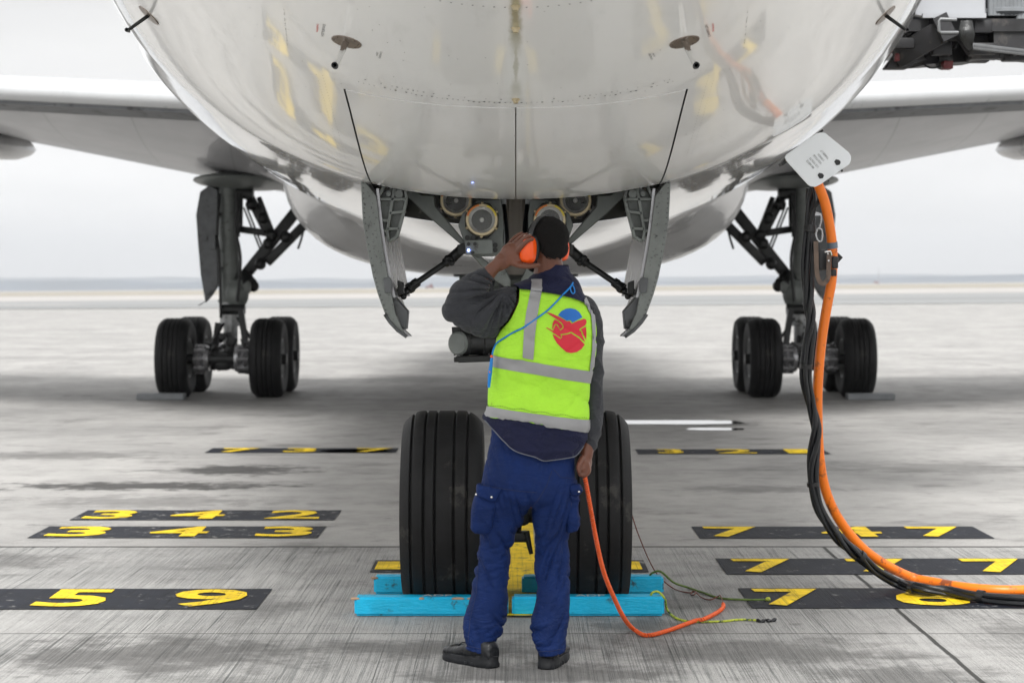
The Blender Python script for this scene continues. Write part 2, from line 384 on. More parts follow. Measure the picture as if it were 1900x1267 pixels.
M['flange'] = mat('speckled_door_flange', (.19, .205, .195), .5, .1, .2, 7, bump=.2, bs=120, dirt_shade=(.03, .03, .03), ds=40, dth=.575)
M['skinmetal'] = mat('dull_aluminium_skin', (.36, .36, .37), .26, .7, .25, 5, stretch=(1, 1, .25), dirt_shade=(.09, .09, .09), ds=10, dth=.6)
M['chrome'] = mat('polished_metal', (.75, .75, .74), .14, 1, .05, 8)
M['brass'] = mat('aged_brass_ring', (.50, .42, .27), .42, .55, .2, 14, dirt_shade=(.12, .09, .05), ds=26, dth=.6)
M['orange_mark'] = mat('orange_index_mark', (.62, .16, .02), .5); M['yellow_mark'] = mat('yellow_index_mark', (.62, .48, .03), .5)
M['probe'] = mat('heat_tinted_probe_metal', (.23, .19, .16), .33, .8, .2, 30)
M['rubber'] = mat('tyre_rubber', (.011, .011, .0115), .6, 0, .35, 10, bump=.15, bs=50, dirt_shade=(.04, .038, .035), ds=6, dth=.60, rvar=.08, spec=.25)
M['rubber2'] = mat('groove_rubber', (.008, .008, .008), .8)
M['rim'] = mat('wheel_rim_paint', (.45, .46, .46), .4, .3, .2, 8, dirt_shade=(.08, .08, .07), ds=9, dth=.55)
M['blackpl'] = mat('black_plastic', (.012, .012, .013), .38, 0, .2, 20)
M['blackcab'] = mat('black_cable_sheath', (.007, .008, .010), .34, 0, .25, 9, bump=.15, bs=40, dirt_shade=(.05, .05, .05), ds=18, dth=.64)
M['orangecab'] = mat('orange_cable_sheath', (.88, .20, .012), .42, 0, .08, 5, bump=.1, bs=60, dirt_shade=(.26, .07, .025), ds=8, dth=.55)
M['coil'] = mat('orange_red_coil', (.80, .12, .02), .38, 0, .08, 9)
M['wire'] = mat('brown_wire', (.16, .045, .03), .5, 0, .1, 20)
M['rope'] = mat('yellow_green_rope', (.46, .52, .05), .7, 0, .35, 60, dirt_shade=(.03, .06, .03), ds=22, dth=.52)
M['ropeg'] = mat('green_rope', (.10, .16, .03), .7, 0, .4, 60, dirt_shade=(.45, .45, .05), ds=25, dth=.6)
M['chock'] = mat('blue_chock_paint', (.0, .46, .74), .45, 0, .14, 7, bump=.35, bs=30, dirt_shade=(.03, .10, .13), ds=11, dth=.585, bstretch=(1, 3, 3))
M['chockchip'] = mat('bare_wood_chip', (.42, .27, .17), .7, 0, .3, 20)
M['chockgrey'] = mat('grey_chock_paint', (.20, .21, .22), .6, 0, .2, 6)
M['label_white'] = mat('panel_white_enamel', (.80, .83, .85), .33, 0, .03, 5, coat=.3)
M['ink'] = mat('black_ink', (.03, .03, .03), .5); M['redink'] = mat('red_ink', (.6, .03, .02), .5); M['whiteink'] = mat('white_stencil', (.75, .8, .82), .6)
M['leather'] = mat('worn_brown_strap', (.14, .095, .07), .55, 0, .25, 20, bump=.2, bs=80, dirt_shade=(.07, .05, .04), ds=18, dth=.55)
M['band'] = mat('grey_blue_tape', (.12, .16, .20), .5)
M['skin'] = mat('dark_brown_skin', (.135, .044, .021), .36, 0, .16, 16, bump=.22, bs=120, dirt_shade=(.20, .085, .05), ds=9, dth=.60, sheen=.1)
M['hair'] = mat('short_black_hair', (.009, .008, .0075), .8, 0, .7, 260, bump=1.0, bs=330, spec=.2)
M['beard'] = M['hair']
M['fleece'] = mat('charcoal_fleece', (.042, .044, .050), .85, 0, .16, 40, bump=.4, bs=260, sheen=.12, spec=.15, crease=.7)
M['navy'] = mat('navy_softshell', (.009, .011, .038), .7, 0, .15, 12, bump=.2, bs=160, sheen=.05, spec=.2, crease=.8)
M['trouser'] = mat('royal_navy_workwear', (.005, .019, .092), .72, 0, .2, 9, bump=.3, bs=240, dirt_shade=(.009, .030, .14), ds=4, dth=.6, spec=.18, crease=.6)
M['seam'] = mat('dark_seam_thread', (.006, .015, .07), .8); M['piping'] = mat('grey_piping', (.12, .13, .16), .6)
M['hivis'] = mat('lime_hi_vis_fabric', (.42, .82, .05), .62, 0, .09, 7, bump=.22, bs=200, dirt_shade=(.13, .52, .02), ds=2.2, dth=.62, spec=.2, crease=.45)  # vest shading put into the colour as random darker green blotches
M['reflect'] = mat('silver_reflective_tape', (.30, .30, .305), .42, .25, .06, 18, bump=.1, bs=40)
M['logored'] = mat('logo_red', (.62, .012, .035), .55); M['logoblue'] = mat('logo_blue', (.004, .14, .52), .55)
M['boot'] = mat('black_boot_leather', (.007, .008, .010), .33, 0, .25, 14, bump=.3, bs=70)
M['sole'] = mat('boot_sole_rubber', (.010, .011, .013), .55, 0, .2, 20, spec=.3)
M['orangepl'] = mat('orange_ear_cup_plastic', (.95, .10, .004), .35, 0, .04, 5, coat=.15)
M['cord'] = mat('bright_blue_cord', (.0, .21, .62), .5); M['foam'] = mat('black_cushion', (.012, .012, .014), .45)
M['eye'] = mat('eye_white', (.6, .58, .55), .2)
M['bridgewhite'] = mat('cab_white_panel', (.33, .34, .36), .5, 0, .06, 2); M['bridgeblk'] = mat('bridge_black_steel', (.018, .018, .02), .5, .2, .5, 4, dirt_shade=(.05, .045, .042), ds=5, dth=.55)
M['bellows'] = mat('bridge_bellows_grey', (.16, .17, .18), .6, 0, .3, 4); M['tray'] = mat('perforated_tray', (.15, .155, .16), .5, .4, .2, 10); M['dred'] = mat('dark_red_paint', (.10, .006, .008), .5)
M['grass'] = mat('dry_verge_grass', (.26, .235, .19), .95, 0, .2, .05); M['tarmac'] = mat('taxiway_tarmac', (.21, .215, .215), .85, 0, .25, .03, stretch=(.15, 1, 1)); M['pale'] = mat('pale_shoulder_concrete', (.34, .325, .31), .85, 0, .1, .05)
M['hill'] = mat('wooded_hill', (.035, .06, .09), 1, 0, .4, .004)
def glass_mat():
    m, t, b = newmat('lamp_lens_glass'); v = t.nodes.new('ShaderNodeTexCoord').outputs['Object']
    b.inputs['Roughness'].default_value = .10; setin(b, 'Alpha', .16); b.inputs['Base Color'].default_value = (.85, .86, .84, 1)
    w_ = t.nodes.new('ShaderNodeTexWave'); w_.inputs['Scale'].default_value = 95; w_.bands_direction = 'X'; t.links.new(v, w_.inputs[0])
    bp = t.nodes.new('ShaderNodeBump'); bp.inputs['Strength'].default_value = .6; bp.inputs['Distance'].default_value = .004; t.links.new(w_.outputs[0], bp.inputs['Height']); t.links.new(bp.outputs[0], b.inputs['Normal'])
    return m
M['glass'] = glass_mat()
def emis(name, c, s):
    m, t, b = newmat(name); b.inputs['Base Color'].default_value = (*c, 1); setin(b, 'Emission Color', (*c, 1)); setin(b, 'Emission Strength', s); return m
M['led'] = emis('blue_white_led', (.25, .35, 1), 7)
def water_mat():
    m, t, b = newmat('puddle_water'); b.inputs['Base Color'].default_value = (.10, .10, .10, 1); b.inputs['Roughness'].default_value = .03
    setin(b, 'Coat Weight', 1); setin(b, 'Specular IOR Level', 1.0); b.inputs['Metallic'].default_value = .0; return m
M['water'] = water_mat()

# ------------------------------------------------------------------ text
def text_geo(s, off=0.0, res=3, align=True):
    cu = bpy.data.curves.new('t', 'FONT'); cu.body = s; cu.size = 1; cu.offset = off; cu.resolution_u = res
    o = bpy.data.objects.new('t', cu); COL.objects.link(o)
    dg = bpy.context.evaluated_depsgraph_get(); me = bpy.data.meshes.new_from_object(o.evaluated_get(dg))
    vs = [v.co.copy() for v in me.vertices]; fs = [tuple(p.vertices) for p in me.polygons]
    bpy.data.objects.remove(o); bpy.data.curves.remove(cu); bpy.data.meshes.remove(me)
    x0 = min(v.x for v in vs); x1 = max(v.x for v in vs); y0 = min(v.y for v in vs); y1 = max(v.y for v in vs)
    return [((v.x-x0)/(x1-x0), (v.y-y0)/(y1-y0)) for v in vs], fs, (x1-x0)/(y1-y0)
def subdiv2d(vs, fs, maxlen):
    b = bmesh.new(); bv = [b.verts.new((x, y, 0)) for x, y in vs]
    for f in fs:
        try: b.faces.new([bv[i] for i in f])
        except Exception: pass
    bmesh.ops.triangulate(b, faces=b.faces[:])
    for _ in range(6):
        es = [e for e in b.edges if e.calc_length() > maxlen]
        if not es: break
        bmesh.ops.subdivide_edges(b, edges=es, cuts=1); bmesh.ops.triangulate(b, faces=[f for f in b.faces if len(f.verts) > 3])
    b.verts.index_update(); r = ([(v.co.x, v.co.y) for v in b.verts], [tuple(v.index for v in f.verts) for f in b.faces]); b.free(); return r
EYE = Vector((0, 0, CH))
def cast(bvh, px, py, off):
    d = (P(px, py, 1)-EYE).normalized(); h = bvh.ray_cast(EYE, d)
    if h[0] is None:
        n = bvh.find_nearest(P(px, py, 8.0)); p, nn = n[0], n[1]
    else: p, nn = h[0], h[1]
    if nn.dot(d) > 0: nn = -nn
    return p+nn*off
def patch(mb, bvh, vs, fs, off, mi=None):
    pts = [cast(bvh, x, y, off) for x, y in vs]; mb.add(pts, fs, mi)
def polypatch(mb, bvh, poly, off, maxlen=6, mi=None):
    tr = tessellate_polygon([[Vector((x, y, 0)) for x, y in poly]])
    vs, fs = subdiv2d(poly, tr, maxlen); patch(mb, bvh, vs, fs, off, mi)
def strip(mb, bvh, rows, off, cols=5, sub=6, mi=None):        # rows of (xl,yl,xr,yr) in photo pixels, laid on a surface
    R = []
    for i in range(len(rows)-1):
        for k in range(sub):
            t = k/sub; R.append([a+(b-a)*t for a, b in zip(rows[i], rows[i+1])])
    R.append(rows[-1]); g = []
    for r in R: g.append([cast(bvh, r[0]+(r[2]-r[0])*c/(cols-1), r[1]+(r[3]-r[1])*c/(cols-1), off) for c in range(cols)])
    mb.grid(g, mi)
M['reflector'] = mat('silvered_reflector', (.95, .95, .93), .25, .3, .3, 22)
# ================================================================== GROUND
def gz(x, y):
    if y < 60: return 0.0
    return .009*x*min(1, (y-60)/140.0)
ys = [-14, -4, 0, 3, 6, 9, 12, 16, 22, 30, 45, 60, 90, 130, 180, 250, 380, 560, 820, 1300, 2200, 4000, 7000, 9000]
xs = [-1, -.6, -.35, -.2, -.1, -.05, 0, .05, .1, .2, .35, .6, 1]
rows = []
for y in ys:
    W = max(60, abs(y)*.9+60); rows.append([Vector((x*W, y, gz(x*W, y))) for x in xs])
struct('ground', MB().grid(rows, flip=True), M['concrete'])
def far_sheet(name, y0a, y1a, m, lift):      # strip across the airfield between two photo rows
    rows = []
    for k in range(7):
        y = y0a*((y1a/y0a)**(k/6)); W = 1.0*y+60
        rows.append([Vector((x*W, y, gz(x*W, y)+lift)) for x in xs])
    return struct(name, MB().grid(rows, flip=True), m)
far_sheet('taxiway', 150, 262, M['tarmac'], .03)
far_sheet('pavement', 262, 470, M['pale'], .05)
far_sheet('verge', 470, 1500, M['grass'], .08)
# far hills
def hills(name, y, hfun, thick):
    b = MB(); n = 130; top = []; rw = []
    for j in range(5):
        r = []
        for i in range(n+1):
            x = (-1+2*i/n)*y*.55; hh = hfun(x/y)
            k = [0, .8, 1, .75, 0][j]; r.append(Vector((x, y+thick*j/4, gz(x, y)-3+hh*k)))
        rw.append(r)
    b.grid(rw); return struct(name, b, M['hill'])
def h1(u):
    px = CX+u*F; t = max(0, min(1, (950-px)/950))
    return 2+17*t*(.85+.3*noise.noise(Vector((u*25, 3, 0))))+14*max(0, (px-1500)/400)*.6+4*noise.noise(Vector((u*40, 0, 1)))+8
hills('hills', 3900, h1, 500)
hills('far_hills', 5600, lambda u: 27+14*max(0, -u*4)+14*noise.noise(Vector((u*18, 9, 2))), 700)
# puddles
def puddle(px0, px1, py0, py1, seed):
    D0, D1 = GD(py1), GD(py0); cx = ((px0+px1)/2-CX)*(D0+D1)/2/F; rx = (px1-px0)/2*(D0+D1)/2/F; cy = (D0+D1)/2; ry = (D1-D0)/2
    pts = []
    for k in range(60):
        t = 2*pi*k/60; q = 1+.16*noise.noise(Vector((cos(t)*2+seed, sin(t)*2, 0)))+.05*noise.noise(Vector((cos(t)*8, sin(t)*8, seed)))
        c, s = cos(t), sin(t); c = math.copysign(abs(c)**.6, c); s = math.copysign(abs(s)**.8, s)
        pts.append(Vector((cx+rx*c*q, cy+ry*s*q, .004)))
    b = MB(); b.add(pts+[Vector((cx, cy, .004))], [(k, (k+1) % 60, 60) for k in range(60)]); struct('puddle', b, M['water'])
puddle(1120, 1376, 780, 787.5, 1); puddle(1275, 1380, 794, 798.5, 5); puddle(596, 728, 834, 840, 9)

# ------------------------------------------------------------------ painted stop markings
def marking(name, X0, X1, D0, D1, glyphs, label, worn=False, grp='stop position numbers painted on the apron'):
    b = MB(); nx = 40; jit = lambda x, s: .006*noise.noise(Vector((x*9, s, 0)))
    b.grid([[Vector((X0+(X1-X0)*i/nx, D0+(D1-D0)*j+jit(i*.2, j*7+D0), .004)) for i in range(nx+1)] for j in (0, 1)], flip=True)
    o = b.build(name, M['black_worn' if worn else 'black_paint'], None, label=label, cat='ground marking', group=grp)
    for ch, xc, wd in glyphs:
        vs, fs, _ = text_geo(ch, .022); d0 = D0+(D1-D0)*.09; d1 = D0+(D1-D0)*.93
        q = MB(); q.add([Vector((xc-wd/2+wd*u+.008*noise.noise(Vector((u*5, v*5, xc))), d0+(d1-d0)*v+.01*noise.noise(Vector((v*5, u*5, xc))), .008)) for u, v in vs], fs)
        q.build('digit', M['yellow_paint'], o)
marking('stop_number_marking', -3.12, -1.242, 9.53, 10.17, [('3', -2.84, .34), ('5', -2.178, .34), ('9', -1.52, .37)], 'black painted strip with bold yellow 5 and 9, nearest marking on the left')
marking('stop_number_marking', -3.0, -1.217, 12.22, 12.81, [('3', -2.738, .36), ('4', -2.108, .36), ('3', -1.445, .34)], 'faded black strip on concrete with yellow 343', True)
marking('stop_number_marking', -2.95, -1.2, 13.15, 13.73, [('3', -2.73, .32), ('4', -2.14, .36), ('2', -1.49, .36)], 'faded black strip on concrete with yellow 342, just behind the 343 strip', True)
marking('stop_number_marking', -2.885, -1.115, 18.45, 18.98, [('7', -2.6, .34), ('3', -2.02, .3), ('7', -1.34, .34)], 'distant black strip left of the nose wheel, its right end under a puddle')
marking('stop_number_marking', 1.129, 2.9, 18.3, 18.85, [('3', 1.443, .24), ('2', 2.05, .36), ('1', 2.63, .22)], 'distant black strip with yellow 321, right of the nose wheel beyond the cables')
marking('stop_number_marking', 1.128, 2.936, 12.2, 12.8, [('7', 1.367, .34), ('4', 2.10, .38), ('7', 2.656, .34)], 'black strip with yellow 747 right of the nose wheel')
marking('stop_number_marking', 1.132, 2.95, 10.68, 11.3, [('7', 1.382, .33), ('7', 2.022, .33), ('7', 2.668, .34)], 'black strip with yellow 777 under the hanging cables')
marking('stop_number_marking', 1.135, 2.95, 9.56, 10.19, [('7', 1.368, .33), ('6', 2.052, .36), ('7', 2.72, .33)], 'black strip with yellow 767, nearest marking on the right, cables lying on it')
b = MB(); b.grid([[Vector((-.79+1.51*i/30, (10.76, 11.23)[j], .004)) for i in range(31)] for j in (0, 1)], flip=True)
lead = b.build('lead_in_line', M['black_worn'], None, label='yellow lead-in line with a cross bar painted between the nose wheels', cat='ground marking')
b = MB(); b.grid([[Vector((-.77+1.46*i/30, (10.84, 11.15)[j], .008)) for i in range(31)] for j in (0, 1)], flip=True)
b.grid([[Vector((-.05+.16*i/4, y, .012)) for i in range(5)] for y in (9.3, 9.9, 10.5, 11.2, 11.8, 12.4, 13.2)], flip=True); b.build('yellow_stripe', M['yellow_paint'], lead)

# ================================================================== AIRLINER
ENV = link('airliner', None, None, 'white airliner parked nose-on, seen from under its chin', 'airliner'); ENV.location = (0, 0, 0)
DS = [4.6, 4.75, 5.2, 5.9, 6.8, 7.83, 9.3, 11.5, 14, 18, 22, 40, 50]
ZB = [3.15, 2.98, 2.83, 2.68, 2.485, 2.25, 1.955, 1.89, 1.84, 1.79, 1.77, 1.77, 3.6]
AA = [.02, .38, .82, 1.25, 1.62, 1.93, 2.13, 2.40, 2.48, 2.50, 2.50, 2.5, .6]
ZC = [3.2, 3.2, 3.25, 3.4, 3.6, 3.70, 3.78, 3.85, 3.9, 3.9, 3.9, 3.9, 4.6]
ZT = [3.22, 3.45, 3.75, 4.1, 4.6, 5.25, 5.85, 6.2, 6.3, 6.3, 6.3, 6.3, 5.6]
NN = 2.15; BW = .678; BD0, BD1, BD2 = 7.83, 9.3, 11.5
def sec(D): return [interp(D, DS, q) for q in (AA, ZB, ZC, ZT)]
def hp(D, th, off=0.0):        # th 0 = keel, pi = crown; sign = side
    a, zb, zc, zt = sec(D); s = 1 if th >= 0 else -1; t = abs(th); e = 2/NN
    x = a*abs(sin(t))**e; c = cos(t)
    z = zc-(zc-zb)*abs(c)**e if c > 0 else zc+(zt-zc)*abs(c)**e
    return Vector((s*(x+off*sin(t)), D, z-off*c))
def thx(D, x):
    a = sec(D)[0]; return math.asin(min(1, (x/a))**(NN/2))
st = [4.6, 4.65, 4.7, 4.8, 4.95]+[5.1+.2*i for i in range(13)]+[7.7, BD0]
st += [BD0+(BD1-BD0)*i/10 for i in range(1, 11)]+[BD1+(BD2-BD1)*i/12 for i in range(1, 13)]+[11.8+.35*i for i in range(10)]+[15.4+i*.8 for i in range(12)]+[26+2*i for i in range(12)]+[50]
st = sorted(set(round(x, 4) for x in st))
NI, NO = 6, 56
def cols(D, half=1):
    te = thx(max(D, 5.3), BW) if D > 5.3 else thx(5.3, BW)
    inner = [te*i/NI for i in range(NI+1)]; outer = [te+(pi-te)*(i/NO) for i in range(1, NO+1)]
    pos = inner+outer
    return [-t for t in reversed(pos)]+pos[1:]
rows = [[hp(D, t) for t in cols(D)] for D in st]
fs = []; m_ = len(rows[0]); c0 = NO; c1 = NO+2*NI
for i in range(len(st)-1):
    for k in range(m_-1):
        if BD0-1e-3 <= st[i] and st[i+1] <= BD2+1e-3 and c0 <= k < c1: continue
        fs.append((i*m_+k, i*m_+k+1, (i+1)*m_+k+1, (i+1)*m_+k))
b = MB(); b.add([p for r in rows for p in r], fs)
fus = b.build('fuselage', M['hull'], ENV, ang=60)
allf = [(i*m_+k, i*m_+k+1, (i+1)*m_+k+1, (i+1)*m_+k) for i in range(len(st)-1) for k in range(m_-1)]
HB = BVHTree.FromPolygons([p for r in rows for p in r], allf)
# closed forward doors
for sgn in (-1, 1):
    gap = .0055; outerg = []; innerg = []
    for i in range(25):
        D = BD0+.006+(BD1-BD0-.006)*i/24; te = thx(D, BW-gap*1.6); t0 = thx(D, gap*.45); r = []; r2 = []
        for k in range(15):
            u = k/14; rc = .0
            if i < 4 and k > 11: rc = 0
            t = sgn*(t0+(te-t0)*u); r.append(hp(D, t, .0015)); r2.append(hp(D, t, -.022))
        outerg.append(r); innerg.append(r2)
    b = MB(); b.grid(outerg); b.grid(innerg)
    b.grid([outerg[0], innerg[0]]); b.grid([outerg[-1], innerg[-1]]); b.grid([[r[0] for r in outerg], [r[0] for r in innerg]]); b.grid([[r[-1] for r in outerg], [r[-1] for r in innerg]])
    b.build('nose_gear_door', M['hull'], ENV, ang=60)
# dark rim under the door gap, and the bay
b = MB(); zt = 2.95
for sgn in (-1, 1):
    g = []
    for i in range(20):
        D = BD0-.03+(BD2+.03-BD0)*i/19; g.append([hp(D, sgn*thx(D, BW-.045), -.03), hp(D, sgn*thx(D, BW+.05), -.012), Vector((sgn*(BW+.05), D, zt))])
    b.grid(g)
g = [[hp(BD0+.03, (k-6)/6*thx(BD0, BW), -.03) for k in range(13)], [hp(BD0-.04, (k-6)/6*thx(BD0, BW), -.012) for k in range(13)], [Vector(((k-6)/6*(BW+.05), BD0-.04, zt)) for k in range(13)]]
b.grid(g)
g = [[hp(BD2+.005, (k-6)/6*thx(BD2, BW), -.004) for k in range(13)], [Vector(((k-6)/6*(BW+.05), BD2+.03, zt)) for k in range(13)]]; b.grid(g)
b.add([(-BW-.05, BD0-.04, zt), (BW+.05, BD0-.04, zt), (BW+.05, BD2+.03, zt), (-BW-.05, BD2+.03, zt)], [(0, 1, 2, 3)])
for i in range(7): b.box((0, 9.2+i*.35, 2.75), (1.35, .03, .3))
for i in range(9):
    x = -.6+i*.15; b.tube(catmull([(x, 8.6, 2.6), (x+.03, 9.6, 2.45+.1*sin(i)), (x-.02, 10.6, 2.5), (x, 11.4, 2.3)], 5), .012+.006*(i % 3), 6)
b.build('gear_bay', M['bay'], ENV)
# centre-line drain masts
for (x, y) in ((957, 12), (957, 53), (957, 185)):
    p = cast(HB, x, y, 0); b = MB()
    b.lathe([(0, .0), (.001, .016), (.006, .016), (.012, .011), (.02, .009), (.022, .0)], p+Vector((0, 0, .004)), (0, -.2, -1), 20)
    b.build('drain_mast', M['brass'], ENV)
# pitot style probes
def probe(c, tipv, rot, a, bb_, thin=1):
    p = cast(HB, *c, 0); h = HB.find_nearest(p); n = h[1]
    if n.z > 0: n = -n
    tip = P(*tipv, p.y-.10)
    o = MB(); o.lathe([(-.004, .0), (-.004, .058), (.003, .056), (.004, .0)], p, n, 40); 
    for k in range(8):
        t = k*pi/4; x = n.orthogonal().normalized(); y = n.cross(x); o.sphere(p+(x*cos(t)+y*sin(t))*.045+n*.004, .003, 6)
    e = o.build('probe_base', M['probe'], ENV)
    o = MB(); d = (tip-p); o.tube([p, p+d*.5, tip], lambda t: .013-.004*t, 10); o.build('probe_mast', M['chrome'] if thin else M['probe'], ENV)
    o = MB(); fw = Vector((0, -1, 0)); o.lathe([(-.04, .0), (-.04, .007), (.0, .012), (.03, .012), (.03, .008), (.0, .004)], tip, fw, 16); o.build('probe_tube', M['blackpl'], ENV)
probe((643, 78), (622, 123), 0, 28, 12); probe((1270, 78), (1291, 123), 0, 28, 12)
def sideprobe(c, tip):
    p = cast(HB, *c, 0); n = HB.find_nearest(p)[1]
    if n.x*p.x < 0: n = -n
    o = MB(); o.lathe([(-.004, 0), (-.004, .055), (.003, .053), (.004, 0)], p, n, 40); o.build('probe_base', M['probe'], ENV)
    t = P(*tip, p.y-.05); o = MB(); o.cyl(p, t, .008, .007); o.build('probe_mast', M['geardk'], ENV)
    o = MB(); o.lathe([(-.03, 0), (-.03, .006), (.02, .009), (.02, .005), (0, .003)], t, (0, -1, 0), 14); o.build('probe_tube', M['blackpl'], ENV)
sideprobe((276, 29), (237, 57)); sideprobe((1643, 29), (1682, 57))
# little warning texts beside the probes
def hulltext(s, cx_, cy_, L_, H_, ang, m):
    vs, fs, _ = text_geo(s, 0); a = radians(ang); b = MB()
    V = [(cx_+((u-.5)*L_*cos(a)-(v-.5)*H_*sin(a)), cy_-((u-.5)*L_*sin(a)+(v-.5)*H_*cos(a))) for u, v in vs]
    patch(b, HB, V, fs, .002); return b.build('warning_text', m, ENV)
hulltext('WARNING', 589, 52, 15, 4, 86, M['redink']); hulltext('HOT SURFACE', 600, 56, 23, 5, 80, M['ink'])
hulltext('NOT', 700, 100, 7, 3, 78, M['ink']); hulltext('OBSTRUCT', 706, 102, 13, 3.6, 75, M['ink'])
hulltext('WARNING', 1323, 51, 15, 4, -86, M['redink']); hulltext('HOT SURFACE', 1313, 57, 23, 5, -74, M['ink'])
hulltext('NOT', 1213, 102, 7, 3, -70, M['ink']); hulltext('OBSTRUCT', 1207, 105, 13, 3.6, -66, M['ink'])
# rivets
b = MB()
def dot(x, y, r=.0028):
    r *= 1.3
    p = cast(HB, x, y, .0015); n = HB.find_nearest(p)[1]
    if n.z > 0 and abs(p.x) < 1.5: n = -n
    u = n.orthogonal().normalized(); w2 = n.cross(u)
    b.add([p+(u*cos(k*pi/3)+w2*sin(k*pi/3))*r for k in range(6)], [tuple(range(6))])
for i in range(-7, 8):
    dot(957+i*20, 14-14*(i*20/148)**2)
def edgey(x): return 200-48*((x-957)/320.0)**2
for i in range(-30, 31):
    x = 957+i*9.7+random.uniform(-1, 1)
    if random.random() < .75: dot(x, edgey(x)-9+random.uniform(-1, 1), random.choice((.002, .003, .0038)))
    if random.random() < .45 and abs(i) > 2: dot(x+3, edgey(x)-15, random.choice((.002, .003)))
for sg in (-1, 1):
    for k in range(34):
        t = k/33
        dot(957+sg*(358-48*t), 140+175*t, .0016); dot(957+sg*(366-50*t), 150+172*t, .0014)
        if k < 24: dot(957+sg*(375+110*t), 250+60*t, .0012); dot(957+sg*(430-10*t), 20+100*t+random.uniform(-3, 3), .0016)
for k in range(46): dot(968, 208+k*3.4, .0014)
for k in range(60): dot(random.uniform(420, 1480), random.uniform(8, 300), .0018)
b.build('rivets', M['ink'], ENV, kind='stuff')

# ------------------------------------------------------------------ belly fairing, wings
b = MB(); rows = []
for i in range(33):
    D = 19.5+i*.5; t = min(1, (D-19.5)/3.2); t = t*t*(3-2*t); e = min(1, (35.5-D)/5); t *= e*e*(3-2*e)
    a, zb = 2.05+.62*t, 1.98-.32*t; r = []
    for k in range(41):
        th = -pi/2*1.15+pi*1.15*k/40; s = sin(th); c = cos(th); q = 2/3.0
        x = a*math.copysign(abs(s)**q, s); z = 3.2-(3.2-zb)*math.copysign(abs(c)**q, c); r.append(Vector((x, D, z)))
    rows.append(r)
b.grid(rows); b.build('belly_fairing', M['belly'], ENV, ang=60)
b = MB(); b.box((0, 20.6, 1.655), (1.28, .35, .028), None, .01); b.cyl((0, 20.6, 1.66), (0, 20.6, 1.9), .05); b.build('belly_antenna', M['geardk'], ENV)
def airfoil(le, te, up, lo):      # le, te = (y, z)
    L = te[0]-le[0]; pts = []
    for k in range(25):
        t = k/24; u = 1-cos(t*pi/2) if False else t**1.6
        yt = 2.97*sqrt(u)-1.26*u-3.5*u*u+2.84*u**3-1.03*u**4
        pts.append((le[0]+L*u, le[1]+(te[1]-le[1])*u+up*yt))
    low = []
    for k in range(1, 24):
        t = 1-k/24; u = t**1.6; yt = 2.97*sqrt(u)-1.26*u-3.5*u*u+2.84*u**3-1.03*u**4
        low.append((le[0]+L*u, le[1]+(te[1]-le[1])*u-lo*yt))
    return pts+low
for mir in (-1, 1):
    rows = []; sl_rows = []; dk = []
    for x in (1.6, 2.6, 3.5, 4.7, 6.0, 7.9, 10, 13, 18):
        ly = 21+.62*(x-3.47); ty = 30.6 if x < 7.9 else 30.6+(x-7.9)*.3
        zl = 3.64+.098*(x-3.47); zs = 3.425+.10*(x-3.47); tz = 3.22+.20*(x-4.74) if x < 7.9 else 3.852+.1*(x-7.9)
        a = airfoil((ly+.32, zl), (ty, tz), .08, .30-.012*x); rows.append([Vector((mir*x, p[0], p[1])) for p in a])
        sl = [(ly+.10, zs-.005), (ly+.0, zs+.03), (ly-.04, zs+.09), (ly-.02, zs+.15), (ly+.06, zs+.21), (ly+.2, zs+.26), (ly+.5, zs+.31), (ly+1.3, zs+.37), (ly+1.3, zs+.32), (ly+.45, zs+.2), (ly+.25, zs+.08)]
        sl_rows.append([Vector((mir*x, p[0], p[1])) for p in sl])
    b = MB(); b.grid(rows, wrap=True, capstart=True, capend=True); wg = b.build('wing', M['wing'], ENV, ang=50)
    b = MB(); b.grid(sl_rows, wrap=True, capstart=True, capend=True)
    b.build('slat', M['slat'], wg, ang=50)
    b = MB(); b.grid([[Vector((q[0].x, q[0].y+.03, q[0].z-.004)), Vector((q[0].x, q[0].y+.03, q[0].z-.040)), Vector((q[0].x, q[0].y+.5, q[0].z-.085)), Vector((q[0].x, q[0].y+.5, q[0].z-.004))] for q in sl_rows], wrap=True, capstart=True, capend=True); b.build('slat_gap_shade', M['maindk'], wg)  # dark strip added to stand for the shaded gap under the slat
    # flap track fairing
    b = MB(); prof = [(0, 0), (.25, .10), (.7, .17), (1.3, .21), (2.0, .19), (2.7, .12), (3.2, .03), (3.25, 0)]
    c = P(20, 262, 28.0); c.x *= -mir*-1 if False else 1
    b.lathe([(h, r) for h, r in prof], (mir*7.35, 27.2, 3.52), (0, 1, .03), 24); b.build('flap_track_fairing', M['belly'], ENV)
    # strut bay blister under the wing, inboard gear door and small panels
    b = MB(); b.sphere(P(374+86, 338, 28.4)*1.0, (.74, 1.7, .10), 24)
    for v in b.v: v.x = abs(v.x)*mir
    b.build('gear_fairing', M['gear'], ENV)
    b = MB(); b.pp([(604, 404), (668, 424), (642, 464), (600, 436)], 23.6, .06, mir=-mir); b.build('bay_door', M['slat'], ENV)
    b = MB(); b.pp([(553, 372), (567, 370), (592, 424), (582, 422)], 25.5, .05, mir=-mir); b.build('bay_strut', M['slat'], ENV)

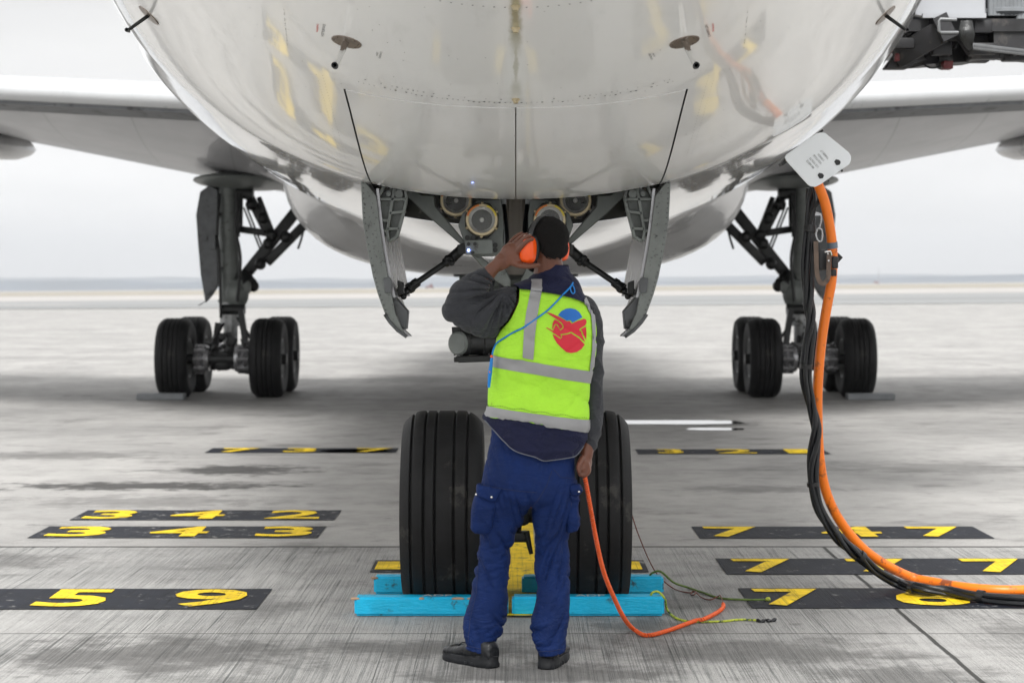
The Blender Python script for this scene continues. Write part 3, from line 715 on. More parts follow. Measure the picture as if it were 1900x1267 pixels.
# ------------------------------------------------------------------ wheels
def tyre_mesh(w, R, grooves, rimr):
    pr = []; n = 44; hw = w/2
    for i in range(n+1):
        u = -1+2*i/n; x = hw*u
        r = R-(R*.13)*max(0, abs(u)-.45)**2.4/(.55**2.4)*1.0
        for g in grooves:
            if abs(u-g) < .022: r -= .014
        pr.append((x, r))
    side = [(hw*1.0, R*.84), (hw*1.02, R*.76), (hw*.98, R*.66), (hw*.9, rimr*1.03), (hw*.80, rimr)]
    prof = [(-a, r) for a, r in reversed(side)]+pr+side
    return prof
def rim_prof(w, rimr):
    hw = w/2
    return [(-hw*.80, rimr), (-hw*.86, rimr*1.02), (-hw*.86, rimr*.93), (-hw*.5, rimr*.86), (-hw*.35, rimr*.55), (-hw*.55, rimr*.38), (-hw*.75, rimr*.3), (-hw*.78, 0)]
TG = {}
def wheel(parent, c, w, R, grooves, rimr, key):
    if key not in TG:
        b = MB(); b.lathe(tyre_mesh(w, R, grooves, rimr), (0, 0, 0), (1, 0, 0), 96)
        for v in b.v:
            if v.z < -R+.012: v.z = -R+.012
        tm = b.mesh('tyre', 24); tm.materials.append(M['rubber'])
        b = MB(); rp = rim_prof(w, rimr); b.lathe(rp, (0, 0, 0), (1, 0, 0), 40); b.lathe([(-a, r) for a, r in rp], (0, 0, 0), (1, 0, 0), 40)
        for s_ in (-1, 1):
            for k in range(10):
                t = 2*pi*k/10; b.cyl((s_*w*.22, cos(t)*rimr*.62, sin(t)*rimr*.62), (s_*w*.34, cos(t)*rimr*.62, sin(t)*rimr*.62), .02, seg=8)
        rm = b.mesh('rim'); rm.materials.append(M['rim']); TG[key] = (tm, rm)
    for nme, me in zip(('tyre', 'rim'), TG[key]):
        o = link(nme, me, parent); o.location = c
# ------------------------------------------------------------------ nose gear
D0 = 9.72
b = MB(); b.box((0, 9.95, 2.15), (.085, .05, 1.5), None, .006)
b.box((-.027, 9.915, 2.15), (.012, .03, 1.5)); b.box((.027, 9.915, 2.15), (.012, .03, 1.5))
b.cyl((0, 10.05, 2.8), (0, 9.95, 1.2), .085, .085, 28)
ng = b.build('nose_landing_gear', M['brown'], ENV)
b = MB()
for s in (-1, 1): b.box((s*.064, 9.90, 2.1), (.034, .05, 1.3), None, .004)
b.build('strut_cover', M['gearlt'], ng)
b = MB(); b.cyl((0, 9.92, 1.3), (0, 9.76, .48), .055, .055, 28); b.build('piston', M['chrome'], ng)
b = MB(); b.cyl((-.34, D0, .468), (.34, D0, .468), .05, seg=24); b.cyl((-.16, D0, .468), (.16, D0, .468), .075, seg=24)
b.box((0, D0, .47), (.14, .16, .17), None, .03); b.cyl((0, D0, .42), (0, D0, .30), .035, .02); b.box((0, D0-.02, .33), (.13, .1, .05), None, .015)
b.cyl((.05, D0-.06, .36), (.075, D0-.06, .25), .016, .01); b.build('axle', M['geardk'], ng)
gro = (-.80, -.52, -.18, .18, .52, .80)
for s in (-1, 1): wheel(ng, (s*.352, D0, .464), .385, .476, (-.62, -.30, .14, .42, .72) if s > 0 else (-.72, -.42, -.14, .30, .62), .22, 'nose%d' % s)
# torque link (in front), steering collar
b = MB(); b.bar((-.0, 9.78, 1.25), (0, 9.6, .88), .14, .05, .01); b.bar((0, 9.6, .88), (0, 9.7, .5), .12, .05, .01)
b.lathe([(-.09, .09), (-.09, .13), (.09, .13), (.09, .09)], (0, 9.93, 1.45), (0, 0, 1), 28)
b.cyl((-.28, 9.9, 1.56), (.28, 9.9, 1.56), .045, seg=20); b.cyl((-.2, 9.86, 1.42), (.2, 9.86, 1.42), .03, seg=16)
b.build('steering_collar', M['gear'], ng)
# tow fitting and drum left of the man's elbow
b = MB(); c = P(851, 637, 9.65)
b.lathe([(.014, 0), (.014, .050), (.006, .058), (-.012, .058), (-.012, .03)], c, (-.55, -.83, 0), 32)
b.build('steering_drum', M['gear'], ng)
b = MB(); b.lathe([(0, .0), (0, .062), (.03, .066), (.035, .058), (.10, .058), (.105, .066), (.13, .066), (.13, .05), (.24, .045)], c+Vector((.01, .02, .0)), (.94, .33, 0), 32)
b.pp([(845, 661), (912, 659), (912, 671), (850, 673)], 9.62, .10, bev=.004); b.pp([(838, 607), (856, 606), (870, 622), (866, 655), (842, 660)], 9.70, .05)
b.cyl(P(856, 610, 9.68), P(915, 612, 9.7), .018); b.cyl(P(880, 640, 9.7), P(950, 640, 9.8), .035); b.box(P(846, 667, 9.64), (.02, .03, .025), None, .004); b.build('steering_bracket', M['geardk'], ng)
# side panels holding the lamps, drag brace arms
for s in (-1, 1):
    b = MB(); mir = -s
    b.pp([(862, 452), (850, 418), (858, 396), (886, 372), (930, 370), (934, 398), (934, 470), (914, 476), (880, 476), (866, 470)], 9.66, .05, mir=mir, bev=.003); b.build('lamp_bracket', M['gear'], ng)
    b = MB(); b.pp([(753, 351), (771, 356), (782, 362), (806, 363), (808, 383), (862, 447), (905, 487), (938, 497), (948, 520), (946, 538), (918, 520), (862, 460), (784, 393), (757, 366)], 9.72, .05, mir=mir, bev=.005)
    b.build('drag_brace', M['gear'], ng)
    def lamp(cx, cy, D, R=.064):
        c = P(cx, cy, D); c.x *= mir
        q = MB(); pts = [(cx+dx, cy+dy) for dx, dy in ((-14, -31), (14, -31), (31, -10), (31, 14), (12, 34), (-12, 34), (-31, 14), (-31, -10))]
        q.pp(pts, D+.03, .03, mir=mir, bev=.004); pl = q.build('lamp_plate', M['geardk'], ng)
        q = MB(); q.lathe([(.02, R*1.0), (-.012, R*1.0), (-.012, R*1.18), (.015, R*1.25), (.03, R*1.25)], c, (0, 1, 0), 40)
        for k in range(6):
            t = k*pi/3+.5; q.sphere(c+Vector((cos(t)*R*1.27, -.002, sin(t)*R*1.27)), .0075, 8)
        q.build('lamp_bezel', M['brass'], ng)
        q = MB(); q.lathe([(-.008, 0), (-.007, R*.5), (-.003, R*.85), (.004, R*.995)], c, (0, 1, 0), 40); q.build('lamp_lens', M['glass'], ng)
        q = MB(); q.lathe([(.060, .0), (.058, R*.25), (.045, R*.6), (.025, R*.85), (.008, R*.99)], c, (0, 1, 0), 40)
        q.sphere(c+Vector((0, .03, 0)), .012, 10); q.build('reflector', M['reflector'], ng)
        for (a0, a1, mm) in ((100, 165, 'orange_mark'), (15, 70, 'yellow_mark')):
            a0, a1 = (a0, a1) if True else (0, 0); g = []
            for k in range(9):
                t = radians(a0+(a1-a0)*k/8); g.append([c+Vector((cos(t)*R*1.04, -.0145, sin(t)*R*1.04)), c+Vector((cos(t)*R*1.17, -.0145, sin(t)*R*1.17))])
            q = MB(); q.grid(g); q.build('lamp_mark', M[mm], ng)
    lamp(894, 408, 9.58); lamp(846, 372, 9.75)
b = MB(); b.pp([(862, 446), (914, 444), (915, 471), (864, 473)], 9.57, .05, bev=.003); bx = b.build('interphone_box', M['gear'], ng)
for x, y in ((869.5, 453), (881, 453), (877, 469)): b = MB(); b.cyl(P(x, y, 9.569), P(x, y, 9.56), .0085, seg=16); b.build('socket', M['blackpl'], ng)
for x, y in ((919, 455), (919, 464), (867, 441), (878, 441), (892, 442)): b = MB(); b.cyl(P(x, y, 9.62), P(x, y, 9.59), .012, seg=14); b.build('bolt', M['geardk'], ng)
b = MB(); b.sphere(P(869.5, 464.5, 9.566), .0062, 12); b.build('indicator_light', M['led'], ng)
# hoses and cables on the leg
b = MB()
for i, (x0, x1) in enumerate(((925, 905), (985, 1005), (935, 930), (978, 984), (915, 940))):
    b.tube(catmull([P(x0, 380, 9.85), P(x0+(-1)**i*6, 450, 9.80), P((x0+x1)/2, 520, 9.78), P(x1, 590, 9.75), P(x1+(-1)**i*9, 680, 9.72), P(957+(x1-957)*.5, 800, 9.6)], 8), .010, 8)
b.tube(catmull([P(835, 372, 9.75), P(815, 390, 9.9), P(830, 402, 10), P(865, 395, 10)], 6), .012, 8); b.tube(catmull([P(1080, 372, 9.75), P(1100, 388, 9.9), P(1085, 402, 10), P(1050, 395, 10)], 6), .012, 8)
b.build('hose', M['blackcab'], ng)
# open aft doors with frame truss and actuator rods
for s in (-1, 1):
    mir = -s; b = MB()
    outl = [(669.5, 330), (671, 370), (673, 407), (681, 460), (692, 514), (701, 546), (715, 584), (735, 606), (755, 625)]
    inn = [(748, 614), (733, 580), (726, 542), (720, 514), (712, 468), (705, 424), (701, 385), (698, 364), (686, 348)]
    b.pp(outl+inn, 9.35, .035, mir=mir, bev=.002)
    dr = b.build('open_gear_door', M['flange'], ENV)
    b = MB(); skin = [(669.5, 330), (671, 370), (673, 407), (681, 460), (692, 514), (701, 546), (715, 584), (735, 606), (755, 625)]
    off = 7; inner = [(x+off, y-1) for x, y in skin]
    b.pp(skin[:7]+inner[:7][::-1], 9.386, 1.5, mir=mir); b.pp(skin[6:]+inner[6:][::-1], 9.386, .12, mir=mir); b.build('door_skin', M['skinmetal'], dr)
    b = MB(); b.pp([(716, 560), (727, 544), (757, 578), (754, 612), (735, 600)], 9.39, .14, mir=mir, bev=.003); b.build('door_lip', M['maindk'], dr)
    b = MB(); b.tube([Vector((P(x, y, 9.36).x*mir, 9.35, P(x, y, 9.36).z)) for x, y in ((714, 583), (724, 598), (738, 613), (755, 625))], .008, 8); b.pp([(711, 517), (722, 514), (728, 522), (726, 544), (714, 543)], 9.335, .02, mir=mir, bev=.002); b.build('door_hook', M['maindk'], dr)
    # inner skin
    b = MB(); inn2 = [(729, 552), (727, 542), (721, 514), (713, 468), (706, 424), (701, 380), (698, 350)]
    b.pp(inn2+[(x+5, y) for x, y in inn2[::-1]], 9.386, 1.3, mir=mir); b.build('inner_skin', M['skinmetal'], dr)
    # truss bracket
    b = MB(); D = 9.42
    def bar(p, q, wd=.014, dp=.05):
        A = P(*p, D); B = P(*q, D); A.x *= mir; B.x *= mir; b.bar(A, B, wd, dp, .002)
    ring = [(713, 344), (741, 345), (752, 352), (755, 368), (749, 395), (737, 440), (722, 448), (719, 430), (707, 427), (702, 400), (700, 370), (706, 362)]
    for i in range(len(ring)): bar(ring[i], ring[(i+1) % len(ring)])
    bar((733, 345), (719, 430)); bar((700, 370), (752, 370)); bar((723, 396), (748, 393)); bar((719, 425), (742, 424)); bar((704, 408), (721, 410))
    for (x, y, r) in ((721, 360, .012), (740, 360, .02)): b.cyl(*(lambda A: (A, A+Vector((0, .03, 0))))(Vector((P(x, y, D-.02).x*mir, D-.02, P(x, y, D-.02).z))), r, seg=16)
    b.pp([(704, 362), (733, 345), (752, 356), (737, 440), (722, 446), (705, 425)], D+.03, .006, mir=mir); b.build('hinge_bracket', M['gear'], dr)
    b = MB()
    A = P(834, 483, 9.8); B = P(762, 532, 9.75); A.x *= mir; B.x *= mir; b.cyl(A, B, .015)
    for p, q, r in (((834, 483), (857, 462), .026), ((826, 488), (842, 478), .024), ((775, 523), (758, 536), .024), ((762, 532), (742, 548), .014), ((758, 528), (764, 540), .02)):
        A = P(*p, 9.78); B = P(*q, 9.76); A.x *= mir; B.x *= mir; b.cyl(A, B, r, seg=12)
    for x, y in ((830, 479), (838, 488), (768, 524), (755, 541), (745, 540), (749, 550)):
        A = P(x, y, 9.75); A.x *= mir; b.sphere(A, .016, 8)
    b.build('door_rod', M['geardk'], dr)
    for pl, dd in (([(737, 520), (748, 524), (749, 545), (738, 548)], 9.5), ([(848, 455), (862, 450), (866, 470), (850, 474)], 9.7)): b = MB(); b.pp(pl, dd, .07, mir=mir, bev=.003); b.build('rod_bracket', M['geardk'], dr)
    b = MB()
    for k in range(26):
        t = k/25; i = t*(len(outl)-3); j = int(i); u = i-j; x = outl[j][0]*(1-u)+outl[j+1][0]*u; y = outl[j][1]*(1-u)+outl[j+1][1]*u
        A = P(x+4, y, 9.349); A.x *= mir; b.sphere(A, .003, 6); 
        if k % 2: A = P(x+20, y, 9.349); A.x *= mir; b.sphere(A, .0022, 6)
    b.build('door_rivets', M['ink'], dr, kind='stuff')

# ------------------------------------------------------------------ main gear
def maingear(mir):
    mir = -mir; mg = None
    def Q(x, y, D):
        p = P(x, y, D); p.x *= mir; return p
    b = MB(); b.cyl(Q(423, 345, 28.4), Q(424, 440, 28.4), .145, seg=28); b.cyl(Q(424, 440, 28.4), Q(427, 560, 28.4), .135, seg=28)
    for y in (418, 465, 503, 558): b.lathe([(-.02, .12), (-.02, .16), (.02, .16), (.02, .12)], Q(425, y, 28.4), (0, 0, 1), 28)
    b.sphere(Q(440, 545, 28.3), (.17, .15, .22), 16); b.box(Q(446, 532, 28.3), (.3, .2, .2), None, .05)
    mg = b.build('main_landing_gear', M['gear'], ENV)
    b = MB(); b.cyl(Q(428, 556, 28.4), Q(428, 605, 28.4), .155, .15, seg=28); b.cyl(Q(428, 600, 28.4), Q(428, 650, 28.4), .10, seg=20)
    b.build('piston', M['rim'], mg)
    b = MB(); z = .50; X = 4.085*(-mir) if False else mir*-4.085
    b.box((X, 28.42, z), (.24, 1.55, .26), None, .06)
    for dy in (27.7, 29.15): b.cyl((X-.9, dy, .53), (X+.9, dy, .53), .075, seg=16)
    for k in range(24):
        random.seed(k+3); b.box((X+random.uniform(-.34, .34), 27.6+random.uniform(0, .6), .5+random.uniform(-.16, .38)), tuple(random.uniform(.04, .14) for _ in range(3)), Matrix.Rotation(k, 3, 'Y'), .01)
    b.cyl(Q(409, 574, 28.2), Q(455, 574, 28.2), .07); b.bar(Q(405, 600, 28), Q(398, 650, 27.9), .08, .1); b.bar(Q(447, 575, 28), Q(456, 640, 27.9), .08, .1)
    b.tube(catmull([Q(415, 600, 28), Q(395, 640, 27.8), Q(400, 665, 27.7)], 6), .02, 6); b.tube(catmull([Q(440, 590, 28), Q(470, 640, 27.8), Q(450, 670, 27.7)], 6), .02, 6)
    b.build('bogie_beam', M['geardk'], mg)
    for sx in (-1, 1):
        for dy in (27.72, 29.15):
            b = MB(); b.lathe([(0, 0), (0, .17), (.05, .19), (.1, .15), (.14, .19), (.2, .17), (.2, 0)], (X+sx*.28-(.1), dy, .53), (1, 0, 0), 20)
            for k in range(8):
                t = k*pi/4; b.cyl((X+sx*.30-.08, dy+cos(t)*.17, .53+sin(t)*.17), (X+sx*.30+.08, dy+cos(t)*.17, .53+sin(t)*.17), .035, seg=8)
            b.build('brake_unit', M['skinmetal'], mg)
    for dx in (-.645, .645):
        for dy in (27.72, 29.2): wheel(mg, (X+dx, dy, .545), .44, .555, (-.45, -.15, .15, .45), .27, 'main')
    b = MB()
    def br(p, q, w=.09, d=.09, D=28.6): b.bar(Q(*p, D), Q(*q, D), w, d, .015)
    br((449, 518), (553, 388), .16, .12); br((495, 488), (568, 414), .13, .11); br((443, 425), (503, 434), .10); br((462, 363), (497, 432), .13); br((480, 366), (505, 430), .07)
    br((448, 352), (447, 420), .05, .06); br((440, 358), (442, 440), .05, .06, 28.3)
    for p, q in (((452, 385), (485, 468)), ((458, 385), (490, 466))): b.cyl(Q(*p, 28.7), Q(*q, 28.7), .015, seg=6)
    b.cyl(Q(395, 352, 28.4), Q(470, 360, 28.4), .09); b.cyl(Q(449, 515, 28.4), Q(462, 530, 28.3), .13)
    for x, y in ((449, 515), (503, 436), (498, 452), (555, 392), (483, 490), (530, 440), (488, 405), (466, 380), (470, 531)): b.sphere(Q(x, y, 28.45), .085, 10)
    b.tube(catmull([Q(447, 360, 28.2), Q(437, 420, 28.1), Q(446, 480, 28.1), Q(440, 560, 28.1)], 6), .025, 6); b.tube(catmull([Q(408, 360, 28.2), Q(403, 430, 28.1), Q(407, 480, 28.1), Q(410, 590, 28.1)], 6), .022, 6)
    b.tube(catmull([Q(567, 410, 28.5), Q(560, 440, 28.5), Q(553, 462, 28.5)], 6), .018, 6)
    b.build('side_brace', M['geardk'], mg)
    b = MB(); b.pp([(371, 356), (388, 344), (404, 352), (403, 440), (405, 530), (394, 548), (381, 562), (372, 509), (367, 450), (363.5, 399)], 28.15, .07, mir=mir, bev=.01)
    b.pp([(381, 560), (386, 556), (371, 566), (366, 567)], 28.1, .05, mir=mir)
    b.pp([(387, 440), (399, 436), (399, 462), (388, 462)], 28.05, .1, mir=mir); b.bar(Q(400, 400, 28.3), Q(415, 396, 28.3), .05, .05); b.bar(Q(400, 500, 28.3), Q(415, 498, 28.3), .05, .05)
    b.build('strut_door', M['maindk'], mg)
maingear(1); maingear(-1)
# ------------------------------------------------------------------ external power door on the hull
h0 = cast(HB, 1458, 303, 0); h1_ = cast(HB, 1521, 250, 0)
Dp = 9.62
poly = [(1456, 292), (1459, 287), (1515, 248), (1523, 246), (1531, 247), (1575, 283), (1579, 290), (1579, 298), (1576, 305), (1523, 342), (1513, 347), (1504, 346), (1499, 343), (1459, 299)]
b = MB(); b.pp(poly, Dp, .011, bev=.0015); pd = b.build('power_door', M['label_white'], ENV)
b = MB()
for x, y in ((1523, 327), (1554, 302)):
    q = MB(); q.pp([(x-6, y-2), (x-3, y-6), (x+3, y-5), (x+6, y-1), (x+4, y+4), (x-2, y+5)], Dp-.003, .004); q.build('latch', M['blackpl'], pd)
b.cyl(P(1562, 317, Dp-.01), P(1562, 317, Dp+.03), .006); b.cyl(P(1537, 336, Dp-.01), P(1537, 336, Dp+.03), .004)
b.build('hinge_pin', M['blackpl'], pd)
b = MB(); b.pp([(1535, 320), (1545, 312), (1550, 319), (1540, 326)], Dp-.0025, .003); b.build('data_plate', M['gearlt'], pd)
def platetext(s, cx_, cy_, L_, H_, ang):
    vs, fs, _ = text_geo(s, 0); a = radians(ang); b = MB()
    b.add([P(cx_+((u-.5)*L_*cos(a)-(v-.5)*H_*sin(a)), cy_-((u-.5)*L_*sin(a)+(v-.5)*H_*cos(a)), Dp-.0015) for u, v in vs], fs); b.build('panel_text', M['ink'], pd)
for i, (s, L_) in enumerate((('THREE LT', 21), ('3 PINCH', 16), ('VOLTAGE', 22), ('115 VOLTS', 23), ('400 HERTZ', 20))):
    platetext(s, 1530-i*6.6, 287+i*4.6+(i % 2), L_, 3.8, 131)
b = MB(); b.pp([(1449, 303), (1459, 293), (1516, 248), (1526, 240), (1528, 243), (1518, 254), (1462, 300), (1452, 308)], Dp+.012, .10); b.build('door_hinge', M['geardk'], pd)

# ------------------------------------------------------------------ boarding bridge (top right)
Bd = 12.6
br = empty('boarding_bridge', P(1800, 60, Bd), 'boarding bridge cab with black underframe beside the airliner, top right', 'boarding bridge')
b = MB(); b.pp([(1660, -260), (1829, -260), (1829, 34), (1715, 34), (1660, 20)], Bd, 2.4, bev=.01); b.box(P(1770, 30, Bd-.02), (.4, .04, .03)); b.build('cab', M['bridgewhite'], br)
b = MB()
for k in range(9):
    x = 1838+k*7.5; b.cyl(P(x, -260, Bd+.3), P(x, 30 if k < 7 else 36, Bd+.3), .020, seg=10)
b.cyl(P(1864, -260, Bd+.55), P(1864, 31, Bd+.55), .16, seg=28); b.lathe([(0, .17), (.02, .2), (.04, .2), (.05, .17)], P(1864, 34, Bd+.45), (0, 0, 1), 28)
for k in range(8): b.cyl(P(1905+k*9, -200, Bd+.4), P(1905+k*9, 38, Bd+.4), .022, seg=8)
b.build('bellows', M['bellows'], br)
b = MB(); c = P(1830, 47, Bd+.03); b.box((c.x, c.y+.3, c.z), (1.1, .6, .08)); c = P(1990, 66, Bd+.05); b.box((c.x, c.y+.2, c.z), (1.0, .4, .2))
b.bar(P(1665, 106, Bd+.2), P(1752, 56, Bd), .15, .12, .01); b.bar(P(1735, 60, Bd), P(1760, 48, Bd), .16, .2)
b.pp([(1640, 128), (1664, 96), (1712, 98), (1722, 112), (1700, 116), (1684, 128)], Bd+.2, .1, bev=.01)
b.pp([(1664, 62), (1700, 56), (1712, 90), (1700, 100), (1668, 100)], Bd+.6, .15)
b.pp([(1800, 112), (1842, 106), (1905, 112), (1990, 118), (1990, 100), (1800, 98)], Bd+.2, .15, bev=.01); b.bar(P(1778, 60, Bd), P(1806, 100, Bd+.1), .06, .06); b.bar(P(1700, 104, Bd+.3), P(1800, 98, Bd+.5), .14, .2)
b.pp([(1690, 40), (1990, 40), (1990, 100), (1800, 96), (1690, 90)], Bd+.7, .1)
random.seed(5)
for k in range(26):
    x = random.uniform(1670, 1890); y = random.uniform(44, 104); b.cyl(P(x, y, Bd+.1), P(x+random.uniform(-40, 40), y+random.uniform(-12, 12), Bd+.4), random.uniform(.01, .03), seg=8)
for k in range(14): b.box(P(random.uniform(1670, 1880), random.uniform(50, 108), Bd+random.uniform(0, .4)), (random.uniform(.05, .2), .1, random.uniform(.04, .1)), None, .008)
b.cyl(P(1752, 60, Bd+.3), P(1752, 110, Bd+.3), .045)
b.build('underframe', M['bridgeblk'], br)
b = MB(); b.tube([P(x, y, Bd-.1) for x, y in ((1775, 37), (1745, 36), (1742, 40), (1742, 58), (1746, 61), (1778, 61))], .011, 8); b.pp([(1805, 80), (1905, 92), (1905, 103), (1806, 92)], Bd-.05, .03)
for k in range(22):
    for j in (0, 1): b.cyl(P(1809+k*4.4, 84+k*.53+j*5, Bd-.055), P(1809+k*4.4, 84+k*.53+j*5, Bd-.06), .006, seg=8)
b.build('cable_tray', M['tray'], br)
b = MB(); b.lathe([(-.045, 0), (-.045, .065), (-.02, .075), (.02, .075), (.045, .065), (.045, 0)], P(1752, 109, Bd+.3), (1, 0, 0), 28); b.build('guide_wheel', M['blackpl'], br)
for q_, sz in (((1664, 107, Bd+.15), (.03, .05, .05)), ((1757, 122, Bd+.19), (.06, .1, .05))): b = MB(); b.box(P(*q_), sz, None, .005); b.build('red_fitting', M['dred'], br)
b = MB()
for k in range(9): b.tube(catmull([P(1785+k*2, 40, Bd-.05), P(1782+k*3, 62, Bd-.08), P(1792+k*2, 84, Bd-.02), P(1812+k*6, 104-k, Bd+.1)], 6), .010, 6)
b.tube(catmull([P(1708, 116, Bd+.3), P(1725, 126, Bd+.2), P(1745, 125, Bd+.2)], 6), .006, 6)
b.build('cable_loom', M['geardk'], br)

# ------------------------------------------------------------------ chocks
def chock(X0, X1, Y0, Y1, H_, label, rope, m='chock', nm='wheel_chock', g='blue timber chocks at the nose wheels', bev=.011, jit=0):
    e = empty(nm, ((X0+X1)/2, (Y0+Y1)/2, 0), label, 'wheel chock', g)
    b = bmesh.new(); bmesh.ops.create_cube(b, size=1)
    for v in b.verts: v.co = Vector(((X0+X1)/2+v.co.x*(X1-X0), (Y0+Y1)/2+v.co.y*(Y1-Y0), .003+H_/2+v.co.z*H_))
    bmesh.ops.bevel(b, geom=b.edges[:], offset=bev, segments=3, affect='EDGES')
    q = MB().bm(b); q.build('timber', M[m], e)
    if rope:
        q = MB(); c = Vector((X0+.008, Y0+.008, H_-.006)); random.seed(int(X0*100))
        for k in range(5 if jit else 3):
            x = X0+.004 if k == 0 else random.uniform(X0, X1); q.sphere((x, Y0+.0055, H_-.004), (random.uniform(.012, .035), .0065, .007), 10)
        q.build('chipped_edge', M['chockchip'], e)
    return e
cFL = chock(-.757, -.035, 9.33, 9.43, .088, 'chipped blue timber chock in front of the left nose tyre', True, jit=1)
cFR = chock(-.018, .697, 9.33, 9.43, .090, 'blue timber chock with yellow rope in front of the right nose tyre', False)
cRL = chock(-.713, -.045, 9.99, 10.09, .088, 'blue timber chock behind the left nose tyre', True)
cRR = chock(.03, .743, 9.99, 10.09, .088, 'blue timber chock with green rope behind the right nose tyre', False)
def chtext(s, x0, par):
    vs, fs, _ = text_geo(s, .02); q = MB(); q.add([Vector((x0+u*.14, 9.352+v*.055, .0935)) for u, v in vs], fs); q.build('stencil_letters', M['whiteink'], par)
chtext('ADP', -.44, cFL); chtext('ADP', .28, cFR)
def twist_rope(pts, r, m, par, name='rope'):
    q = MB(); P_ = catmull(pts, 10); q.tube(P_, r, 8); q.build(name, m, par)
twist_rope([Vector((.672, 10.04, .085)), Vector((.690, 10.03, .105)), Vector((.73, 10.02, .112)), G(1250, 1080, .05), G(1275, 1089, .01), G(1305, 1099, .008), G(1336, 1109, .006), G(1380, 1112, .008), G(1424, 1112, .006)], .0055, M['ropeg'], cRR)
q = MB(); q.sphere(G(1425, 1112, .01), .014, 8); q.build('knot', M['rope'], cRR)
twist_rope([Vector((.632, 9.38, .085)), Vector((.645, 9.37, .108)), Vector((.672, 9.37, .110)), Vector((.70, 9.35, .08)), G(1237, 1128, .02), G(1246, 1140, .007), G(1262, 1149, .006), G(1290, 1153, .006), G(1340, 1152, .006), G(1372, 1149, .006), G(1405, 1150, .006)], .0055, M['rope'], cFR)
q = MB(); q.tube(catmull([G(1405, 1150, .008), G(1413, 1152, .008), G(1420, 1150, .009), G(1430, 1151, .008), G(1439, 1148, .01)], 6), lambda t: .007*(1+.35*sin(t*22)), 8); q.build('frayed_end', M['blackcab'], cFR)
for mir in (-1, 1):
    x0, x1 = 5.14, 4.50
    chock(min(mir*x0, mir*x1), max(mir*x0, mir*x1), 26.95, 27.2, .085, 'low grey chock in front of the outer main tyre on the %s' % ('left' if mir < 0 else 'right'), False, 'chockgrey', g='grey chocks at the main wheels', bev=.01)

# ------------------------------------------------------------------ cables
OC = [(1517, 340, 9.68), (1531, 378, 9.72), (1541, 430, 9.75), (1545, 475, 9.77), (1543, 520, 9.78), (1536, 560, 9.80), (1526, 620, 9.82), (1519, 690, 9.84), (1517, 760, 9.88), (1521, 850, 9.93), (1534, 915, 9.99), (1560, 968, 10.06), (1600, 1016, 10.12), (1645, 1048, 10.2)]
pts = [P(*p) for p in OC]+[G(1690, 1070, .045), G(1735, 1080, .03), G(1790, 1089, .028), G(1850, 1094, .028), G(1905, 1094, .028), G(2000, 1090, .028), G(2150, 1078, .028)]
pw = empty('power_cable', G(1850, 1094, 0), 'thick orange power cable hanging from the airliner and curving over the ground', 'cable')
b = MB(); b.tube(catmull(pts, 12), .0245, 20); b.build('sheath', M['orangecab'], pw)
cc = catmull(pts, 12); cc = [p for p in cc if p.y < 10 and 446 < CY-(p.z-CH)*F/p.y < 462]; b = MB(); b.cyl(cc[0], cc[-1], .0275, seg=24); b.build('tape_band', M['band'], pw)
BC = [(1506, 350, 9.80), (1503, 400, 9.78), (1502, 440, 9.76), (1498, 500, 9.76), (1500, 560, 9.76), (1504, 600, 9.76), (1498, 650, 9.78), (1496, 700, 9.80), (1505, 750, 9.83), (1514, 800, 9.85), (1508, 860, 9.87), (1510, 905, 9.88), (1524, 950, 9.90), (1560, 1000, 9.92), (1600, 1035, 9.95), (1630, 1062, 10.0)]
cb = empty('cable_bundle', G(1750, 1104, 0), 'twisted bundle of black cables hanging beside the orange cable', 'cable')
ctr = catmull([P(*p) for p in BC]+[G(1668, 1083, .05), G(1710, 1093, .045), G(1760, 1097, .04), G(1820, 1106, .035), G(1905, 1113, .035), G(2050, 1120, .035)], 12)
for k in range(4):
    q = []
    n = len(ctr)
    for i, p in enumerate(ctr):
        s_ = i/n; a = ctr[min(i+1, n-1)]-ctr[max(i-1, 0)]; a.normalize(); y = Vector((0, 1, 0)); x = y.cross(a).normalized(); y = a.cross(x)
        th = k*pi/2+s_*16+.6*sin(s_*30); R_ = .0165*(1+.25*sin(s_*40+k)); q.append(p+x*cos(th)*R_+y*sin(th)*R_)
    b = MB(); b.tube(q, .0135 if k else .011, 10); b.build('cable_strand', M['blackcab'], cb)
for i in (18*1, int(len(ctr)*.31), int(len(ctr)*.51), int(len(ctr)*.66), int(len(ctr)*.79), int(len(ctr)*.90)):
    b = MB(); b.tube(ctr[i:i+3] if i > 20 else ctr[i:i+5], .0315, 20); b.build('tape_wrap', M['blackpl'], cb)
b = MB()
for dx, dy in ((0, 0), (7, 2), (14, 4)):
    b.tube(catmull([P(1508+dx, 340, 9.70), P(1512+dx, 368, 9.72), P(1512-dx*.3, 392, 9.74), P(1504, 415, 9.75)], 6), .006, 8)
b.build('plug_leads', M['blackcab'], cb)
b = MB(); b.tube(catmull([P(x, y, 9.70) for x, y in ((1513, 395), (1522, 398), (1524, 408), (1520, 425))], 6), .005, 8)
b.tube(catmull([P(x, y, 9.70) for x, y in ((1517, 424), (1524, 426), (1526, 436), (1524, 447), (1518, 447), (1514, 436), (1517, 424))], 6), .005, 8)
b.box(P(1518, 398, 9.7), (.03, .012, .012)); b.build('carabiner', M['skinmetal'], cb)
stp = empty('cable_strap', P(1530, 480, 9.70), 'brown buckled strap holding the orange cable to the black bundle', 'strap')
b = MB(); g = []
cl = catmull([P(x, y, 9.70) for x, y in ((1513, 448), (1514, 475), (1515, 505), (1520, 522), (1528, 526), (1536, 515), (1537, 490), (1538, 468))], 8)
